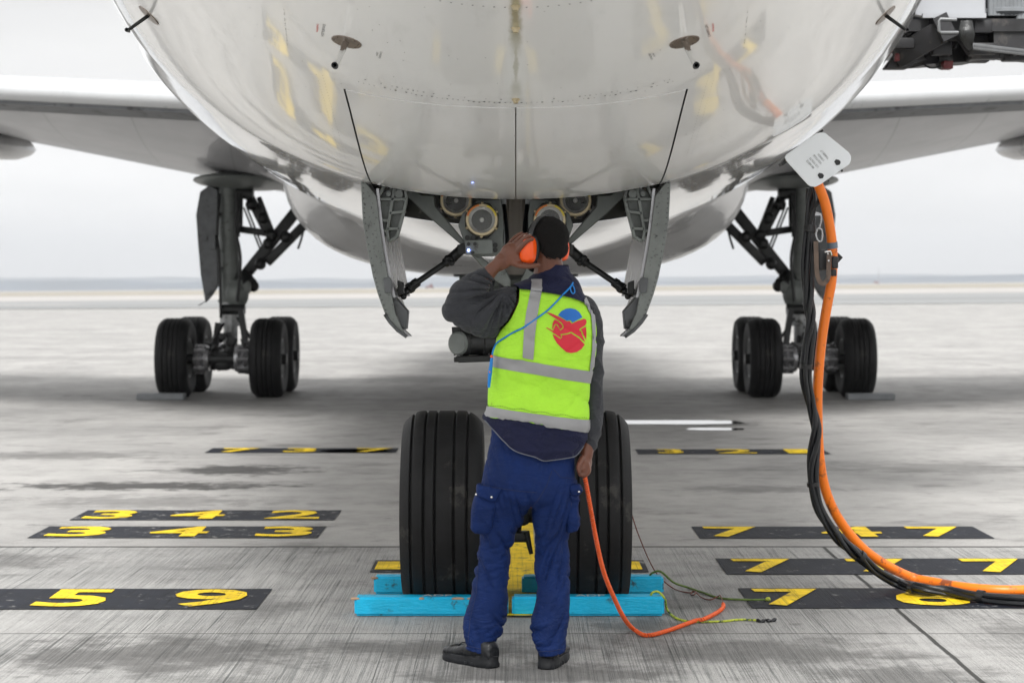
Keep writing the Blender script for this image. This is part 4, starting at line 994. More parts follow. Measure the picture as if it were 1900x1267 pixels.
for i, p in enumerate(cl):
    a = cl[min(i+1, len(cl)-1)]-cl[max(i-1, 0)]; a.normalize(); n_ = Vector((0, 1, 0)).cross(a)
    g.append([p-n_*.011+Vector((0, -.013, 0)), p+n_*.011+Vector((0, -.013, 0)), p+n_*.011+Vector((0, -.006, 0)), p-n_*.011+Vector((0, -.006, 0))])
b.grid(g, wrap=True, capstart=True, capend=True); b.build('strap_loop', M['leather'], stp)
b = MB(); b.tube([P(x, y, 9.675) for x, y in ((1530, 468), (1541, 466), (1543, 474))], .004, 8); b.sphere(P(1537, 484, 9.675), .006, 10); b.sphere(P(1536, 471, 9.675), .005, 10); b.build('buckle', M['chrome'], stp)
b = MB(); b.box(P(1516, 458, 9.71), (.028, .02, .06), None, .004); b.box(P(1549, 487, 9.72), (.03, .03, .06), None, .006); b.box(P(1547, 506, 9.72), (.026, .03, .035), None, .006); b.box(P(1526, 482, 9.74), (.05, .02, .10), None, .006); b.build('clamp_block', M['blackpl'], stp)
b = MB(); b.pp([(1545, 459), (1564, 478), (1556, 487), (1546, 482)], 9.79, .004); b.build('cable_tag', M['geardk'], stp)

# coiled interphone lead from the man's hand
CO = [(1085, 884, 8.05), (1089, 905, 8.06), (1096, 945, 8.09), (1106, 1000, 8.15), (1120, 1060, 8.25), (1140, 1110, 8.40), (1158, 1146, 8.58)]
cpts = [P(*p) for p in CO]+[G(1175, 1166, .012), G(1200, 1178, .012), G(1240, 1169, .012), G(1290, 1151, .012), G(1306, 1148, .018), G(1330, 1136, .012), G(1341, 1127, .012), G(1342, 1120, .014)]
ctr = catmull(cpts, 30); L_ = [0]
for i in range(1, len(ctr)): L_.append(L_[-1]+(ctr[i]-ctr[i-1]).length)
tot = L_[-1]; q = []; pitch = .0098; turns = tot/pitch; n = int(turns*9); j = 0
for i in range(n):
    s_ = tot*i/n
    while j < len(L_)-2 and L_[j+1] < s_: j += 1
    u = (s_-L_[j])/max(1e-6, L_[j+1]-L_[j]); p = ctr[j].lerp(ctr[j+1], u); a = (ctr[j+1]-ctr[j]).normalized()
    y = Vector((0, 1, 0)); x = y.cross(a).normalized(); y = a.cross(x); th = 2*pi*i/9
    q.append(p+x*cos(th)*.0068+y*sin(th)*.0068)
b = MB(); b.tube(q, .0036, 5); b.build('coiled_lead', M['coil'], None, label='coiled orange headset lead running from the hand to the ground', cat='cable')
b = MB(); wp = [P(1150, 900, 9.98), P(1169, 945, 9.98), P(1184, 990, 10.02), P(1205, 1040, 10.1), P(1222, 1068, 10.15), G(1245, 1088, .012), G(1262, 1096, .006), G(1280, 1099, .005), G(1291, 1097, .02), G(1288, 1103, .012), G(1282, 1102, .006), G(1288, 1096, .02), G(1302, 1108, .006), G(1318, 1112, .006), G(1332, 1106, .02), G(1336, 1104, .03), G(1340, 1112, .02), G(1342, 1120, .014)]
b.tube(catmull(wp, 10), .0032, 6); b.build('thin_wire', M['wire'], None, label='thin brown wire falling from behind the right nose tyre to the coiled lead', cat='wire')
# tiny far things on the horizon
yb = 2200
e = empty('radio_mast', (0, 0, 0), 'tiny mast with a red and white base on the horizon at right', 'mast')
def far(px, z, y=yb): return Vector(((px-CX)*y/F, y, gz((px-CX)*y/F, y)+z))
b = MB(); b.cyl(far(1630, 0), far(1630, 17), .7, .3, 8); b.build('mast_pole', M['bridgewhite'], e)
b = MB(); b.box(far(1626, 1.5), (5, 4, 2.4)); b.build('red_hut', M['dred'], e)
e = empty('far_truck', (0, 0, 0), 'tiny red vehicle far off beyond the left gear door rod', 'truck')
b = MB(); b.box(far(797, 1.3, 1300), (4.5, 2.2, 1.3), None, .2); b.box(far(800, 2.6, 1300), (1.6, 2, 1.1), None, .2); b.build('truck_body', M['dred'], e)
b = MB()
for dx in (-2.2, 2.4): b.cyl(far(797, .5, 1298.5)+Vector((dx, 0, 0)), far(797, .5, 1298.9)+Vector((dx, 0, 0)), .5)
b.build('wheel', M['blackpl'], e)
# ================================================================== THE MAN
FT = G(975, 1238)
man = empty('person', (FT.x, FT.y, 0), 'man seen from behind in lime vest and navy work trousers, touching his ear defender', 'person')
BD = 8.08
def evalmesh(mb, voxel, smooth=4, ang=80):
    me = bpy.data.meshes.new('tmp'); me.from_pydata([tuple(v) for v in mb.v], [], mb.f); me.update()
    bb = bmesh.new(); bb.from_mesh(me); bmesh.ops.recalc_face_normals(bb, faces=bb.faces); bb.to_mesh(me); bb.free()
    o = bpy.data.objects.new('tmp', me); COL.objects.link(o)
    r = o.modifiers.new('r', 'REMESH'); r.mode = 'VOXEL'; r.voxel_size = voxel
    s = o.modifiers.new('s', 'SMOOTH'); s.factor = .5; s.iterations = smooth
    dg = bpy.context.evaluated_depsgraph_get(); dg.update()
    me2 = bpy.data.meshes.new_from_object(o.evaluated_get(dg)); bpy.data.objects.remove(o); bpy.data.meshes.remove(me)
    me2.shade_smooth(); return me2
def displace(me, fn):
    n = [v.normal.copy() for v in me.vertices]
    for v, nn in zip(me.vertices, n): v.co += nn*fn(v.co, nn)
    me.update()
def cap(mb, pts, seg=16):          # chain of (px, py, D, r) joined into a rounded tapering limb
    Q = [(P(a[0], a[1], a[2]), a[3]) for a in pts]
    R = []
    for i in range(len(Q)-1):
        for k in range(5):
            t = k/5; R.append((Q[i][0].lerp(Q[i+1][0], t), Q[i][1]*(1-t)+Q[i+1][1]*t))
    R.append(Q[-1])
    ps = catmull([q[0] for q in Q], 5); 
    b = MB(); b.tube(ps, lambda t: R[min(len(R)-1, int(round(t*(len(R)-1))))][1], seg); mb.add(b.v, b.f)
    for q in (Q[0], Q[-1]): mb.sphere(q[0], q[1], seg)
def ringloft(mb, rings, seg=40, e=.85, caps=True):   # rings: xl, yl, xr, yr, depth half, D
    R = []
    for i in range(len(rings)-1):
        r0 = rings[max(i-1, 0)]; r1 = rings[i]; r2 = rings[i+1]; r3 = rings[min(i+2, len(rings)-1)]
        for k in range(5):
            t = k/5; R.append([.5*(2*b_+(c-a)*t+(2*a-5*b_+4*c-d)*t*t+(3*b_-a-3*c+d)*t**3) for a, b_, c, d in zip(r0, r1, r2, r3)])
    R.append(list(rings[-1])); rows = []
    for (xl, yl, xr, yr, bd, D) in R:
        row = []
        for k in range(seg):
            t = 2*pi*k/seg; u = math.copysign(abs(cos(t))**e, cos(t)); v = math.copysign(abs(sin(t))**e, sin(t))
            p = P((xl+xr)/2+(xr-xl)/2*u, (yl+yr)/2+(yr-yl)/2*u, D); p.y += bd*v; row.append(p)
        rows.append(row)
    mb.grid(rows, wrap=True, capstart=caps, capend=caps); return rows
N3 = lambda x, y, z: noise.noise(Vector((x, y, z)))
def px_of(p): s = F/p.y; return CX+p.x*s, CY-(p.z-CH)*s
def sm(a, b, x):
    t = max(0, min(1, (x-a)/(b-a))); return t*t*(3-2*t)

# ---- body: one continuous surface -------------------------------------------
mb = MB()
HC = P(1012, 449, 8.06); yaw = radians(44)      # head turned to the left
Rh = Matrix.Rotation(yaw, 3, 'Z')               # local +Y = where the face points
def H(x, y, z): return HC+Rh @ Vector((x, y, z))
mb.sphere(H(0, -.008, .012), (.073, .094, .080), 28, rot=Rh)          # skull
mb.sphere(H(0, .030, -.045), (.058, .062, .070), 24, rot=Rh)          # face
mb.sphere(H(0, .056, -.098), (.034, .030, .022), 16, rot=Rh)          # chin
mb.sphere(H(0, .092, -.018), (.011, .018, .026), 12, rot=Rh); mb.sphere(H(0, .103, -.032), (.015, .012, .010), 12, rot=Rh)   # nose
mb.sphere(H(0, .080, .020), (.048, .016, .012), 14, rot=Rh)           # brow
mb.sphere(H(0, .082, -.066), (.024, .012, .007), 12, rot=Rh); mb.sphere(H(0, .080, -.078), (.021, .011, .007), 12, rot=Rh)   # lips
for s in (-1, 1):
    mb.sphere(H(s*.040, .062, -.032), (.020, .020, .018), 12, rot=Rh)
    mb.sphere(H(s*.076, -.004, -.022), (.010, .018, .030), 14, rot=Rh)   # ears
cap(mb, [(1016, 478, 8.07, .058), (1018, 505, 8.09, .062), (1020, 525, 8.10, .075)])
ringloft(mb, [(985, 530, 1060, 530, .06, 8.10), (962, 556, 1090, 566, .085, 8.10), (945, 620, 1092, 640, .10, 8.09), (935, 700, 1082, 722, .095, 8.09), (925, 780, 1076, 795, .10, 8.09), (915, 850, 1062, 850, .11, 8.10), (912, 905, 1056, 905, .10, 8.10), (930, 940, 1050, 940, .05, 8.10)], 32)
cap(mb, [(975, 562, 8.10, .055), (905, 580, 8.07, .048), (848, 578, 8.03, .040)])            # left upper arm
cap(mb, [(848, 578, 8.03, .040), (880, 538, 8.01, .042), (905, 509, 7.995, .030), (916, 497, 7.99, .0265)])   # left forearm
cap(mb, [(1085, 585, 8.12, .052), (1096, 690, 8.15, .040)]); cap(mb, [(1096, 690, 8.15, .040), (1096, 770, 8.12, .036), (1089, 838, 8.08, .026), (1087, 846, 8.08, .0255)])
cap(mb, [(945, 915, 8.10, .07), (918, 1010, 8.12, .046), (908, 1080, 8.135, .040), (894, 1205, 8.14, .030)]); cap(mb, [(1030, 915, 8.10, .07), (1025, 1020, 8.10, .046), (1025, 1100, 8.10, .040), (1022, 1215, 8.11, .033)])
cap(mb, [(898, 1212, 8.13, .030), (862, 1220, 8.22, .018)]); cap(mb, [(1022, 1218, 8.11, .028), (1026, 1214, 8.24, .017)])
# left hand on the ear cup: flattened palm, thumb under the cup, four fingers over it
def flat(c, ax, r, seg=16):      # ellipsoid with long axis along ax (px-plane direction)
    z = Vector(ax).normalized(); y = Vector((.35, 1, .2)); y = (y-z*y.dot(z)).normalized(); x = y.cross(z)
    mb.sphere(c, r, seg, rot=Matrix((x, y, z)).transposed())
pa = P(911, 503, 7.99); pb = P(957, 462, 7.985)
flat((pa+pb)/2+Vector((.006, 0, .004)), pb-pa, (.036, .019, .066)); flat(P(948, 470, 7.985), pb-pa, (.043, .021, .046)); flat(P(953, 482, 7.985), (1, 0, -.15), (.024, .020, .042))
cap(mb, [(908, 506, 7.992, .0265), (918, 495, 7.99, .0245), (930, 484, 7.988, .027)])
def finger(pts, seg=12): cap(mb, pts, seg)
finger([(948, 459, 8.00, .0115), (957, 449, 8.005, .0108), (968, 439, 8.005, .0096), (978, 435, 7.995, .0082)])
finger([(954, 461, 7.985, .0120), (964, 451, 7.975, .0110), (975, 441, 7.965, .0097), (984, 438, 7.955, .0082)])
finger([(960, 466, 7.970, .0120), (969, 456, 7.955, .0108), (979, 447, 7.940, .0095), (988, 444, 7.925, .0080)])
finger([(942, 459, 8.02, .011), (949, 448, 8.03, .0102), (959, 438, 8.04, .0092), (968, 433, 8.035, .008)])
finger([(950, 487, 7.985, .0145), (967, 493, 7.965, .0125), (984, 494, 7.952, .0108), (999, 491.5, 7.945, .0088)])
# right hand hanging, fingers curled round the lead
flat(P(1086, 858, 8.08), (-.05, 0, -1), (.027, .036, .044)); flat(P(1083, 868, 8.07), (0, 0, -1), (.020, .034, .026)); cap(mb, [(1088, 836, 8.08, .0255), (1087, 848, 8.08, .0245), (1086, 858, 8.08, .027)])
for i, (dx, dD) in enumerate(((0, -.030), (1.5, -.010), (1, .011), (-1, .030))):
    finger([(1090+dx, 862+i*.5, 8.08+dD, .0112), (1091+dx, 873, 8.08+dD, .0108), (1086+dx, 881-i*.8, 8.08+dD, .0098), (1078+dx, 881-i*1.6, 8.08+dD, .009), (1074+dx, 876-i*1.2, 8.08+dD, .0082)], 10)
finger([(1080, 850, 8.05, .013), (1075, 860, 8.035, .0115), (1073, 869, 8.03, .0100), (1075, 876, 8.03, .0085)], 10)
me = evalmesh(mb, .0042, 3); me.materials.append(M['skin']); body = link('body', me, man)
b = MB()
for s in (-1, 1): b.sphere(H(s*.031, .078, .002), .012, 12)
b.build('eye', M['eye'], man)
# ---- hair
mb = MB(); mb.sphere(H(0, -.014, .020), (.0775, .0955, .083), 36, rot=Rh); mb.sphere(H(0, -.055, -.025), (.062, .048, .052), 24, rot=Rh)
me = evalmesh(mb, .0035, 3); displace(me, lambda p, n: .0022*N3(p.x*230, p.y*230, p.z*230)+.0015*N3(p.x*40, p.y*40, p.z*40))
# cut away the face and sides
bb = bmesh.new(); bb.from_mesh(me); RiT = Rh.transposed()
kill = []
for v in bb.verts:
    l = RiT @ (v.co-HC)
    if (l.y > .052 and l.z < .055+.0*l.y) or (l.y > -.005 and l.z < -.005) or l.z < -.070+.012*N3(v.co.x*60, v.co.y*60, 1): kill.append(v)
bmesh.ops.delete(bb, geom=kill, context='VERTS'); bb.to_mesh(me); bb.free(); me.materials.append(M['hair']); link('hair', me, man)
mb = MB(); mb.sphere(H(0, .056, -.096), (.042, .034, .028), 20, rot=Rh); mb.sphere(H(.035, .03, -.078), (.026, .03, .022), 16, rot=Rh); mb.sphere(H(-.035, .03, -.078), (.026, .03, .022), 16, rot=Rh)
me = evalmesh(mb, .006, 2); me.materials.append(M['beard']); link('beard', me, man)
# ---- torso rings (photo pixels): vest, yoke and tail share them
TR = [(996, 503, 1056, 508, .062, 8.10), (988, 511, 1062, 515, .072, 8.10), (970, 521, 1072, 524, .082, 8.09), (952, 531, 1083, 541, .095, 8.08), (946, 543, 1094, 561, .106, 8.07),
      (942, 560, 1103, 586, .118, 8.07), (934, 585, 1106, 615, .126, 8.07), (922, 620, 1105, 650, .128, 8.07), (913, 658, 1103, 689, .125, 8.07), (912, 679, 1098, 711, .122, 8.075), (906, 715, 1095, 742, .122, 8.08), (904, 752, 1096, 778, .128, 8.08), (898, 770, 1092, 801, .133, 8.085)]
def wr(p, n):       # soft cloth undulation
    x, y = px_of(p)
    a = .007*N3(p.x*7, p.y*4, p.z*5+3)+.004*N3(p.x*16, 2, p.z*9)-.006*(1-abs(N3(p.x*5+p.z*9, 7, p.z*4)))**9
    r = 1-abs(N3(p.x*6-p.z*5, 5, p.z*6+p.x*3)); a -= .006*(r**7)*sm(560, 700, y)
    return a
yk = [TR[i] for i in range(5)]; yk = yk[:4]+[(946, 541, 1094, 562, .108, 8.07)]
mb = MB(); ringloft(mb, yk+[(946, 546, 1096, 568, .105, 8.07)], 72); me = evalmesh(mb, .006, 3)
displace(me, lambda p, n: .003*N3(p.x*14, 1, p.z*14)); me.materials.append(M['navy'])
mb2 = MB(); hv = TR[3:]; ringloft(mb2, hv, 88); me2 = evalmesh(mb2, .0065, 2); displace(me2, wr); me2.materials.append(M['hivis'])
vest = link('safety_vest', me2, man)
# the yellow panel starts below the navy yoke: trim it along the yoke line
def yokeline(x): return interp(x, [930, 965, 1008, 1060, 1095, 1120], [535, 536.5, 542, 552.5, 567.5, 590])
bb = bmesh.new(); bb.from_mesh(me2); bmesh.ops.delete(bb, geom=[v for v in bb.verts if px_of(v.co)[1] < yokeline(px_of(v.co)[0])-4], context='VERTS'); bb.to_mesh(me2); bb.free()
mb = MB(); ringloft(mb, [tuple(list(r[:4])+[r[4]+.004, r[5]]) for r in TR[:7]], 88); me = evalmesh(mb, .005, 2); displace(me, lambda p, n: wr(p, n)+.004+.0035*max(0, N3(p.x*9+p.z*16, 1, p.z*7)))
bb = bmesh.new(); bb.from_mesh(me)
for v in bb.verts:
    x, y = px_of(v.co); yl = yokeline(x)
    if yl < y < yl+5: v.co.z += (y-yl)/456
bmesh.ops.delete(bb, geom=[v for v in bb.verts if px_of(v.co)[1] > yokeline(px_of(v.co)[0])+1.2], context='VERTS'); bb.to_mesh(me); bb.free(); me.materials.append(M['navy'])
yoke = link('yoke', me, vest)
# collar
mb = MB(); rows = []
for j, (w_, z, dd, bd) in enumerate(((37, 517, 0, .082), (34, 506, 0, .078), (31, 496, 0, .071), (29.5, 489.5, .0, .069), (27, 491, .0, .064), (26, 505, 0, .062))):
    r = []
    for k in range(40):
        t = 2*pi*k/40; p = P(1026+w_*cos(t), z+3.5*cos(t)-2*sin(t), 8.095); p.y += bd*sin(t); p.z += .006*N3(cos(t)*2, sin(t)*2, j); r.append(p)
    rows.append(r)
mb.grid(rows, wrap=True); mb.build('collar', M['navy'], vest, ang=80)
# tail of the softshell below the vest
tails = [(902, 764, 1089, 796, .122, 8.085), (898, 777, 1090, 806, .122, 8.085), (904, 790, 1087, 822, .124, 8.085), (906, 815, 1081, 838, .124, 8.085), (909, 845, 1073, 852, .122, 8.085), (912, 868, 1068, 868, .12, 8.085)]
mb = MB(); ringloft(mb, tails, 88); me = evalmesh(mb, .005, 2)
displace(me, lambda p, n: .006*N3(p.x*10, 1, p.z*9+p.x*5)+.008*(1-abs(N3(p.x*9+p.z*8, 3, p.z*14-p.x*6)))**6)
def tailline(x): return interp(x, [890, 898, 912, 933.5, 957, 975, 993, 1010, 1036, 1066, 1078, 1090, 1100], [772, 779, 794, 818, 838, 844, 849, 856, 853, 847.5, 835, 815, 800])
bb = bmesh.new(); bb.from_mesh(me)
for v in bb.verts:
    x, y = px_of(v.co); yl = tailline(x)
    if yl < y < yl+5: v.co.z += (y-yl)/456
bmesh.ops.delete(bb, geom=[v for v in bb.verts if px_of(v.co)[1] > tailline(px_of(v.co)[0])+1.4], context='VERTS'); bb.to_mesh(me); bb.free(); me.materials.append(M['navy'])
tail = link('jacket_tail', me, vest)
TB = BVHTree.FromPolygons([v.co for v in me.vertices], [tuple(p.vertices) for p in me.polygons])
b = MB(); b.tube([cast(TB, x, tailline(x)-1.0, .001) for x in [900+i*3 for i in range(62)]], .0022, 6); b.build('piping', M['piping'], vest)
def armline(y): return interp(y, [500, 515, 525, 536, 556, 575, 594, 610, 624, 640], [935, 945, 951, 964, 963, 956, 946, 932, 918, 900])
for mm in (me2, yoke.data):
    bb = bmesh.new(); bb.from_mesh(mm); kk = []
    for v in bb.verts:
        x, y = px_of(v.co)
        if y < 640:
            a_ = armline(y)
            if a_-5 < x < a_ and v.co.y < 8.1: v.co.x += (a_-x)/456
            elif x <= a_-5: kk.append(v)
    bmesh.ops.delete(bb, geom=kk, context='VERTS'); bb.to_mesh(mm); bb.free()
VV = [v.co.copy() for v in me2.vertices]+[v.co.copy() for v in yoke.data.vertices]; o_ = len(me2.vertices)
VB = BVHTree.FromPolygons(VV, [tuple(p.vertices) for p in me2.polygons]+[tuple(i+o_ for i in p.vertices) for p in yoke.data.polygons])
# reflective tape: two bands round the body, two braces over the shoulders
def band(top, bot, off=.0035):
    rows = []
    for j in range(6):
        t = j/5; r = [a+(b_-a)*t for a, b_ in zip(top, bot)]; row = []
        for k in range(88):
            an = 2*pi*k/88; u = math.copysign(abs(cos(an))**.85, cos(an)); v = math.copysign(abs(sin(an))**.85, sin(an))
            p = P((r[0]+r[2])/2+(r[2]-r[0])/2*u, (r[1]+r[3])/2+(r[3]-r[1])/2*u, r[5]); p.y += r[4]*v
            nr = VB.find_nearest(p); nn = nr[1]
            c_ = Vector((p.x-P(1005, 700, 8.08).x, p.y-8.08, 0))
            if nn.dot(c_) < 0: nn = -nn
            row.append(Vector((nr[0].x, nr[0].y, nr[0].z))+nn*off)
        rows.append(row)
    b = MB(); b.grid(rows, wrap=True); b.build('reflective_band', M['reflect'], vest, ang=70)
band(TR[8], TR[9]); band(TR[11], (898, 769, 1091, 799.5, .133, 8.085), .005)
b = MB(); strip(b, VB, [(987, 519, 1006, 519), (986, 535, 1006, 536), (982, 555, 1002, 558), (977, 580, 998, 582), (973, 610, 994, 612), (971, 640, 991, 642), (970, 660, 990, 664), (970, 663, 990, 668)], .0045); b.build('reflective_strip', M['reflect'], vest, ang=70)
b = MB(); strip(b, VB, [(1086, 552, 1096, 556), (1093, 566, 1105, 578), (1096, 590, 1107, 600), (1098, 620, 1107, 630), (1097, 650, 1103, 655), (1093, 684, 1100, 692)], .0045, cols=4); b.build('reflective_strip', M['reflect'], vest, ang=70)
b = MB(); 
for k in range(60):
    t = k/59
    b.sphere(cast(VB, 901+t*186, 752+t*25.5+1.2*sin(t*30)-1.5, .002), (.0022, .001, .0013), 6)
b.build('stitching', M['seam'], vest)
# emblem printed on the back
Z = lambda L: [(980+x/9.747, 560+y/9.747) for x, y in L]
blue = Z([(540, 245), (600, 170), (680, 128), (760, 117), (850, 138), (920, 190), (975, 280), (930, 305), (865, 340), (797, 375), (770, 338), (720, 335), (700, 345), (640, 305), (590, 272)])
bird = Z([(315, 185), (420, 210), (540, 262), (610, 300), (700, 355), (745, 348), (785, 394), (900, 342), (1010, 307), (1045, 330), (1050, 370), (1030, 425), (925, 490), (920, 515), (955, 530), (972, 600), (1030, 735), (930, 640), (775, 545), (690, 572), (580, 585), (600, 640), (580, 650), (500, 590), (455, 565), (440, 545), (320, 468), (345, 465), (448, 525), (480, 440), (510, 415), (545, 465), (578, 520), (635, 480), (640, 430), (600, 375), (540, 330), (480, 295)])
redl = Z([(480, 318), (535, 345), (590, 390), (622, 435), (618, 470), (576, 503), (560, 470), (522, 398), (488, 398), (462, 440), (446, 500), (433, 470), (440, 400), (460, 345)])
redr = Z([(1037, 445), (1049, 560), (1043, 690), (992, 590), (975, 530), (945, 503), (955, 492)])
redb = Z([(442, 582), (500, 612), (580, 668), (612, 642), (600, 600), (700, 590), (772, 567), (920, 663), (1020, 773), (960, 850), (880, 905), (770, 925), (690, 905), (600, 830), (520, 745), (468, 660)])
b = MB(); polypatch(b, VB, blue, .0025, 3.5); lg = b.build('emblem', M['logoblue'], vest, ang=70)
b = MB()
for pl in (bird, redl, redr, redb): polypatch(b, VB, pl, .0025, 3.5)
b.build('emblem', M['logored'], vest, ang=70)
# ---- fleece sleeves
def sleeve(chains, fold, voxel=.0055):
    mb = MB()
    for c in chains: cap(mb, c, 24)
    me = evalmesh(mb, voxel, 4); displace(me, fold); displace(me, lambda p, n: .0012*N3(p.x*50, p.y*50, p.z*50))
    for v in me.vertices:
        d = v.co-EYE; L0 = d.length; h = VB.ray_cast(EYE, d.normalized())
        if h[0] is not None and h[3] > L0-.010 and v.co.y < 8.12: v.co = EYE+d.normalized()*(h[3]+.010)
    me.update(); me.materials.append(M['fleece']); return link('sleeve', me, man)
CR = P(935, 538, 8.0)
def foldL(p, n):
    x, y = px_of(p); d = Vector((p.x-CR.x, 0, p.z-CR.z)); r = d.length; a = atan2(d.z, d.x)
    rg = 1-abs(N3(cos(a)*3.2+1, sin(a)*3.2, r*3+p.y*4)); rg2 = 1-abs(N3(cos(a)*6+7, sin(a)*6, r*5+p.y*3))
    k = sm(.0, .07, r)*(1-.72*sm(.09, .22, r))
    return k*(.007-.030*rg**5-.006*rg2**7)+.006*N3(p.x*9, p.y*9, p.z*9)
sleeve([[(985, 558, 8.08, .055), (950, 568, 8.06, .083), (905, 580, 8.03, .086), (865, 578, 8.01, .078), (848, 574, 8.0, .062)],
        [(850, 573, 8.0, .063), (862, 548, 8.0, .064), (880, 530, 7.99, .060), (896, 517, 7.99, .046), (903, 511, 7.99, .034)],
        [(925, 603, 8.05, .052), (900, 598, 8.04, .066), (868, 590, 8.02, .056)]], foldL)
def foldR(p, n):
    rg = 1-abs(N3(p.x*6, p.y*8, p.z*10+p.x*8)); return .009*(rg**4-.3)+.004*N3(p.x*10, p.y*10, p.z*8)
sleeve([[(1078, 578, 8.10, .068), (1091, 620, 8.13, .060), (1095, 690, 8.15, .052), (1097, 760, 8.13, .047), (1095, 805, 8.10, .041), (1091, 828, 8.09, .033)]], foldR)
# ---- trousers
mb = MB(); e_ = .9
ringloft(mb, [(912, 790, 1072, 800, .10, 8.10), (906, 830, 1068, 835, .112, 8.095), (897, 870, 1068, 870, .125, 8.09), (892, 900, 1070, 900, .132, 8.09), (889, 925, 1071, 925, .125, 8.095), (889, 940, 1069, 940, .09, 8.10)], 48, e_)
ringloft(mb, [(895, 890, 990, 900, .11, 8.09), (883, 930, 986, 930, .118, 8.10), (882, 966, 972, 966, .105, 8.11), (886, 1004, 953, 1004, .088, 8.12), (881, 1033, 947, 1033, .082, 8.13), (877, 1078, 943, 1078, .080, 8.135), (872, 1104, 943, 1104, .082, 8.14), (860, 1148, 941, 1144, .084, 8.15), (858, 1172, 932, 1174, .08, 8.15), (860, 1190, 922, 1196, .074, 8.15), (861, 1202, 918, 1213, .072, 8.15)], 48, e_)
ringloft(mb, [(980, 890, 1072, 890, .11, 8.09), (985, 930, 1071, 930, .11, 8.095), (988, 966, 1063, 966, .10, 8.10), (992, 1004, 1055, 1004, .084, 8.10), (991, 1053, 1056, 1053, .078, 8.10), (994, 1108, 1058, 1108, .078, 8.095), (984, 1150, 1054, 1152, .080, 8.09), (983, 1172, 1050, 1172, .078, 8.085), (990, 1195, 1049, 1192, .073, 8.08), (999, 1216, 1049, 1208, .068, 8.08)], 48, e_)
me = evalmesh(mb, .0058, 3)
def foldT(p, n):
    x, y = px_of(p); left = x < 985
    kn = sm(975, 1010, y)*(1-sm(1075, 1110, y)); an = sm(1125, 1160, y)*(1-sm(1196, 1206, y)); cr = sm(900, 935, y)*(1-sm(965, 1010, y))
    d = (x-985)/456*1.0; q = 1-abs(N3(p.x*4+(2 if left else 8), p.y*4, p.z*13+d*(16 if left else -14)+2*N3(p.x*5, p.y*5, p.z*4)))
    q2 = 1-abs(N3(p.x*9+3, p.y*7, p.z*34-d*14)); q3 = 1-abs(N3(p.x*7, p.y*5+4, p.z*9+d*24*(1 if left else -1)))
    a = .004*N3(p.x*8, p.y*8, p.z*6)
    a += (kn*1.2+an)*(.005-.017*q**5-.004*q2**7)
    a += cr*(.003-.010*q3**5) - .004*(q3**6)
    return a
displace(me, foldT); me.materials.append(M['trouser']); tr = link('trousers', me, man)
TRB = BVHTree.FromPolygons([v.co for v in me.vertices], [tuple(p.vertices) for p in me.polygons])
def seamline(pts, r=.0016, off=.0005, par=None):
    q = []
    for (a, b_) in zip(pts[:-1], pts[1:]):
        for k in range(10): q.append(cast(TRB, a[0]+(b_[0]-a[0])*k/10, a[1]+(b_[1]-a[1])*k/10, off))
    b = MB(); b.tube(q, r, 5); b.build('seam', M['seam'], tr)
seamline([(897, 900), (930, 906), (965, 911), (1000, 914)]); seamline([(985, 945), (1000, 925), (1015, 900), (1025, 870)])
seamline([(893, 1000), (887, 1050), (884, 1100), (872, 1150), (868, 1200)]); seamline([(1060, 930), (1058, 970), (1056, 985)]); seamline([(862, 1196), (890, 1203), (916, 1206)]); seamline([(1000, 1208), (1025, 1207), (1047, 1202)])
seamline([(1027, 870), (1040, 885), (1066, 888)]); 
# cargo pockets and flaps
def pocket(rings, name):
    mb = MB(); ringloft(mb, rings, 28, .6); me = evalmesh(mb, .0045, 2); displace(me, lambda p, n: .005*N3(p.x*14, p.y*14, p.z*12)+.007*((1-abs(N3(p.x*12+p.z*9, 2, p.z*10)))**5-.2)); me.materials.append(M['trouser']); return link(name, me, tr)
pocket([(884, 918, 926, 926, .055, 8.035), (876, 940, 922, 940, .062, 8.035), (873.5, 965, 916, 968, .062, 8.045), (877, 980, 912, 984, .055, 8.05), (884, 985, 908, 991, .045, 8.055)], 'cargo_pocket')
pocket([(884, 896, 934, 907, .058, 8.025), (884, 905, 931, 913, .062, 8.022), (886, 915, 924, 928, .060, 8.022), (889, 918, 922, 930, .058, 8.022)], 'pocket_flap')
pocket([(1054, 918, 1075, 915, .05, 8.06), (1053, 950, 1074, 950, .055, 8.065), (1052, 978, 1073, 980, .05, 8.07), (1054, 986, 1068, 984, .04, 8.07)], 'cargo_pocket')
pocket([(1056, 900, 1076, 898, .05, 8.05), (1056, 908, 1080, 906, .053, 8.05), (1060, 915, 1076, 916, .05, 8.05)], 'pocket_flap')
b = MB()
for x, y in ((912, 922), (884, 917)): b.sphere(P(x, y, 7.955 if x > 900 else 7.985), .0058, 10)
for x, y in ((1074, 912),): b.sphere(P(x, y, 7.99), .005, 10)
b.build('snap_button', M['chrome'], tr)
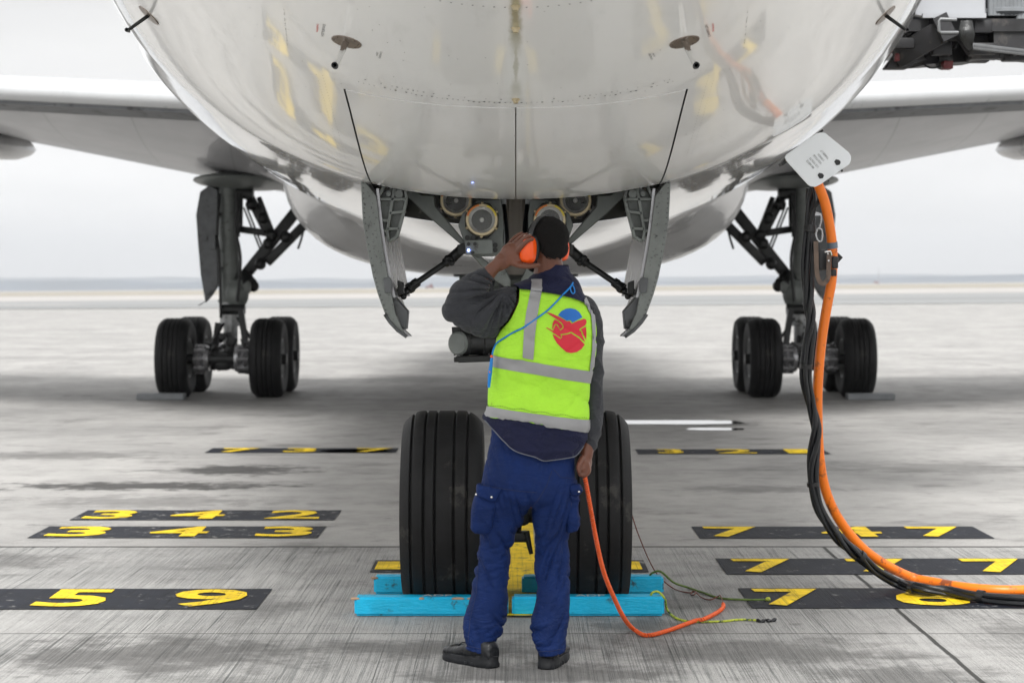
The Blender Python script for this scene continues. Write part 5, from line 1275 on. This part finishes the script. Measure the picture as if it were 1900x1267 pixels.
# ---- boots
def boot(o, ang, nm):
    # local: +y toe, z up
    R = Matrix.Rotation(radians(ang), 3, 'Z'); T = lambda x, y, z: Vector(o)+R @ Vector((x, y, z))
    mb = MB(); secs = [(-.095, .030, .030, .085), (-.085, .036, .022, .105), (-.05, .039, .02, .118), (-.01, .040, .02, .116), (.04, .042, .02, .092), (.09, .048, .02, .074), (.14, .050, .02, .068), (.175, .044, .022, .058), (.192, .028, .028, .045)]
    rows = []
    for (y, w_, z0, z1) in secs:
        r = []
        for k in range(24):
            t = 2*pi*k/24; c, s = cos(t), sin(t); r.append(T(w_*math.copysign(abs(c)**.8, c), y, (z0+z1)/2+(z1-z0)/2*math.copysign(abs(s)**.8, s)))
        rows.append(r)
    mb.grid(rows, wrap=True, capstart=True, capend=True)
    mb.tube([T(0, -.03, .06), T(0, -.032, .14)], .036, 20)
    me = evalmesh(mb, .0045, 3); displace(me, lambda p, n: .0014*N3(p.x*24, p.y*24, p.z*24)-.002*((1-abs(N3(p.x*16, p.y*16, p.z*9)))**8)); me.materials.append(M['boot']); bt = link(nm, me, man)
    b = MB(); prof = []
    for k in range(48):
        t = 2*pi*k/48; y = .048+.150*sin(t); w_ = .052*abs(cos(t))**.55*(1+.06*sin(t)-.12*(1 if -.02 < y < .05 else 0)); prof.append((math.copysign(w_, cos(t)), y))
    rows = []
    for z, g in ((.0, .94), (.006, 1.0), (.020, 1.0), (.024, .97), (.034, .99), (.038, .93)):
        rows.append([T(x*g, .048+(y-.048)*(g*.5+.5), z+(.004*sin(y*60) if .015 < z < .036 else 0)+(.012 if y < -.03 and z > .03 else 0)) for x, y in prof])
    b.grid(rows, wrap=True, capstart=True, capend=True)
    b.build('sole', M['sole'], bt)
    b = MB()
    for k in range(7):
        for s in (-1, 1): b.box(T(s*(.047*abs(cos(math.asin(max(-1, min(1, (-.130+k*.037)/.15)))))**.55-.004), -.082+k*.037, .009), (.012, .018, .016), R, .003)
    b.tube([T(-.035+.0*i, .095, .078) if False else T((-1+2*i/8)*.044, .085+.012*(1-abs(-1+2*i/8)), .040+.040*sqrt(max(0, 1-((-1+2*i/8))**2))) for i in range(9)], .0022, 6)
    b.build('sole_lug', M['sole'], bt)
lf = P(888, 1232, 8.14); boot((lf.x, 8.145, 0), 44, 'boot'); rf = G(1022, 1243); boot((rf.x+.002, 8.135, 0), -14, 'boot')
# ---- ear defenders
ed = None
def cup(c, n, s, big):
    n = Vector(n).normalized(); up = Vector((.10, -.10, 1)); up = (up-n*up.dot(n)).normalized(); x = up.cross(n)
    M3 = Matrix((x, up, n)).transposed(); rows = []
    for (h, k) in ((0, .98), (.008, 1.0), (.024, .98), (.038, .90), (.045, .68), (.048, .3)):
        r = []
        for i in range(36):
            t = 2*pi*i/36; cx_, sy = cos(t), sin(t); wd = .031*big*(1-.16*sy); r.append(Vector(c)+M3 @ Vector((wd*k*math.copysign(abs(cx_)**.75, cx_), 0.056*big*k*math.copysign(abs(sy)**.8, sy), h)))
        rows.append(r)
    b = MB(); b.grid(rows, wrap=True, capstart=True, capend=True); cp = b.build('ear_cup', M['orangepl'], ed, ang=50)
    rows = []
    for (h, k) in ((-.020, .86), (-.020, 1.02), (-.012, 1.1), (-.003, 1.1), (.001, 1.02), (.001, .8)):
        r = []
        for i in range(36):
            t = 2*pi*i/36; cx_, sy = cos(t), sin(t); r.append(Vector(c)+M3 @ Vector((.033*big*k*cx_, 0.057*big*k*sy, h)))
        rows.append(r)
    b = MB(); b.grid(rows, wrap=True, capstart=True, capend=True); b.build('ear_cushion', M['foam'], ed, ang=50)
b = MB(); q = []
for i in range(25):
    t = -.12+(pi+.24)*i/24; q.append(H(-.092*cos(t), -.006, .0+.108*sin(t) if sin(t) > 0 else .10*sin(t)))
rows = []
for i, p in enumerate(q):
    a = (q[min(i+1, 24)]-q[max(i-1, 0)]).normalized(); w_ = Rh @ Vector((0, 1, 0)); nn = a.cross(w_).normalized()
    rows.append([p-w_*.012+nn*.002, p+w_*.012+nn*.002, p+w_*.012-nn*.003, p-w_*.012-nn*.003])
b.grid(rows, wrap=True, capstart=True, capend=True); ed = b.build('ear_defenders', M['blackpl'], man, ang=60)
b = MB()
for s in (-1, 1):
    b.tube(catmull([H(s*.094, -.010, .03), H(s*.112, -.012, .02), H(s*.118, -.010, -.012)], 6), .0028, 6)
    b.tube(catmull([H(s*.094, .006, .03), H(s*.112, .010, .02), H(s*.118, .012, -.012)], 6), .0028, 6)
b.build('cup_yoke', M['chrome'], ed)
cup(H(-.090, -.006, -.034), Rh @ Vector((-1, -.22, 0)), -1, .97); cup(H(.080, .004, -.030), Rh @ Vector((1, .05, 0)), 1, .86)
# ---- blue cord over the back
q = [cast(VB, x, y, .005) for x, y in ((1062, 526), (1058, 533), (1050, 542), (1043, 549), (1030, 563), (1015, 577), (995, 592), (973, 607), (953, 618), (935, 629), (924, 637))]
q += [P(917, 645, 8.0), P(913.5, 657, 8.0), P(911, 680, 8.0), P(909, 700, 8.0)]
b = MB(); b.tube(catmull(q, 8), .0034, 8)
b.tube(catmull([cast(VB, x, y, .006) for x, y in ((1060, 529), (1057, 537), (1061, 546), (1065, 543), (1063, 534), (1060, 529))], 6), .0026, 6); ln = b.build('lanyard', M['cord'], man)
b = MB(); b.tube(catmull([P(912.5, 664, 7.995), P(910.5, 682, 7.99), P(908.5, 700, 7.99), P(907, 719, 7.99)], 6), lambda t: .0085*(1-.35*abs(2*t-1)), 10); b.build('cord_bundle', M['cord'], ln)
b = MB(); b.sphere(P(912, 661, 7.99), .006, 8); b.sphere(P(909, 690, 7.985), .0045, 8); b.build('orange_bead', M['orangepl'], ln)

# ------------------------------------------------------------------ the air
b = MB(); b.box((0, 2970, 60), (7400, 6060, 170), None)
hz = b.build('haze', [], None, kind='stuff')
m = bpy.data.materials.new('haze_air'); m.use_nodes = True; m.node_tree.nodes.clear()
o_ = m.node_tree.nodes.new('ShaderNodeOutputMaterial'); v_ = m.node_tree.nodes.new('ShaderNodeVolumePrincipled')
v_.inputs['Color'].default_value = (.93, .96, 1, 1); v_.inputs['Density'].default_value = .00024; v_.inputs['Anisotropy'].default_value = .2
m.node_tree.links.new(v_.outputs[0], o_.inputs['Volume']); hz.data.materials.append(m)
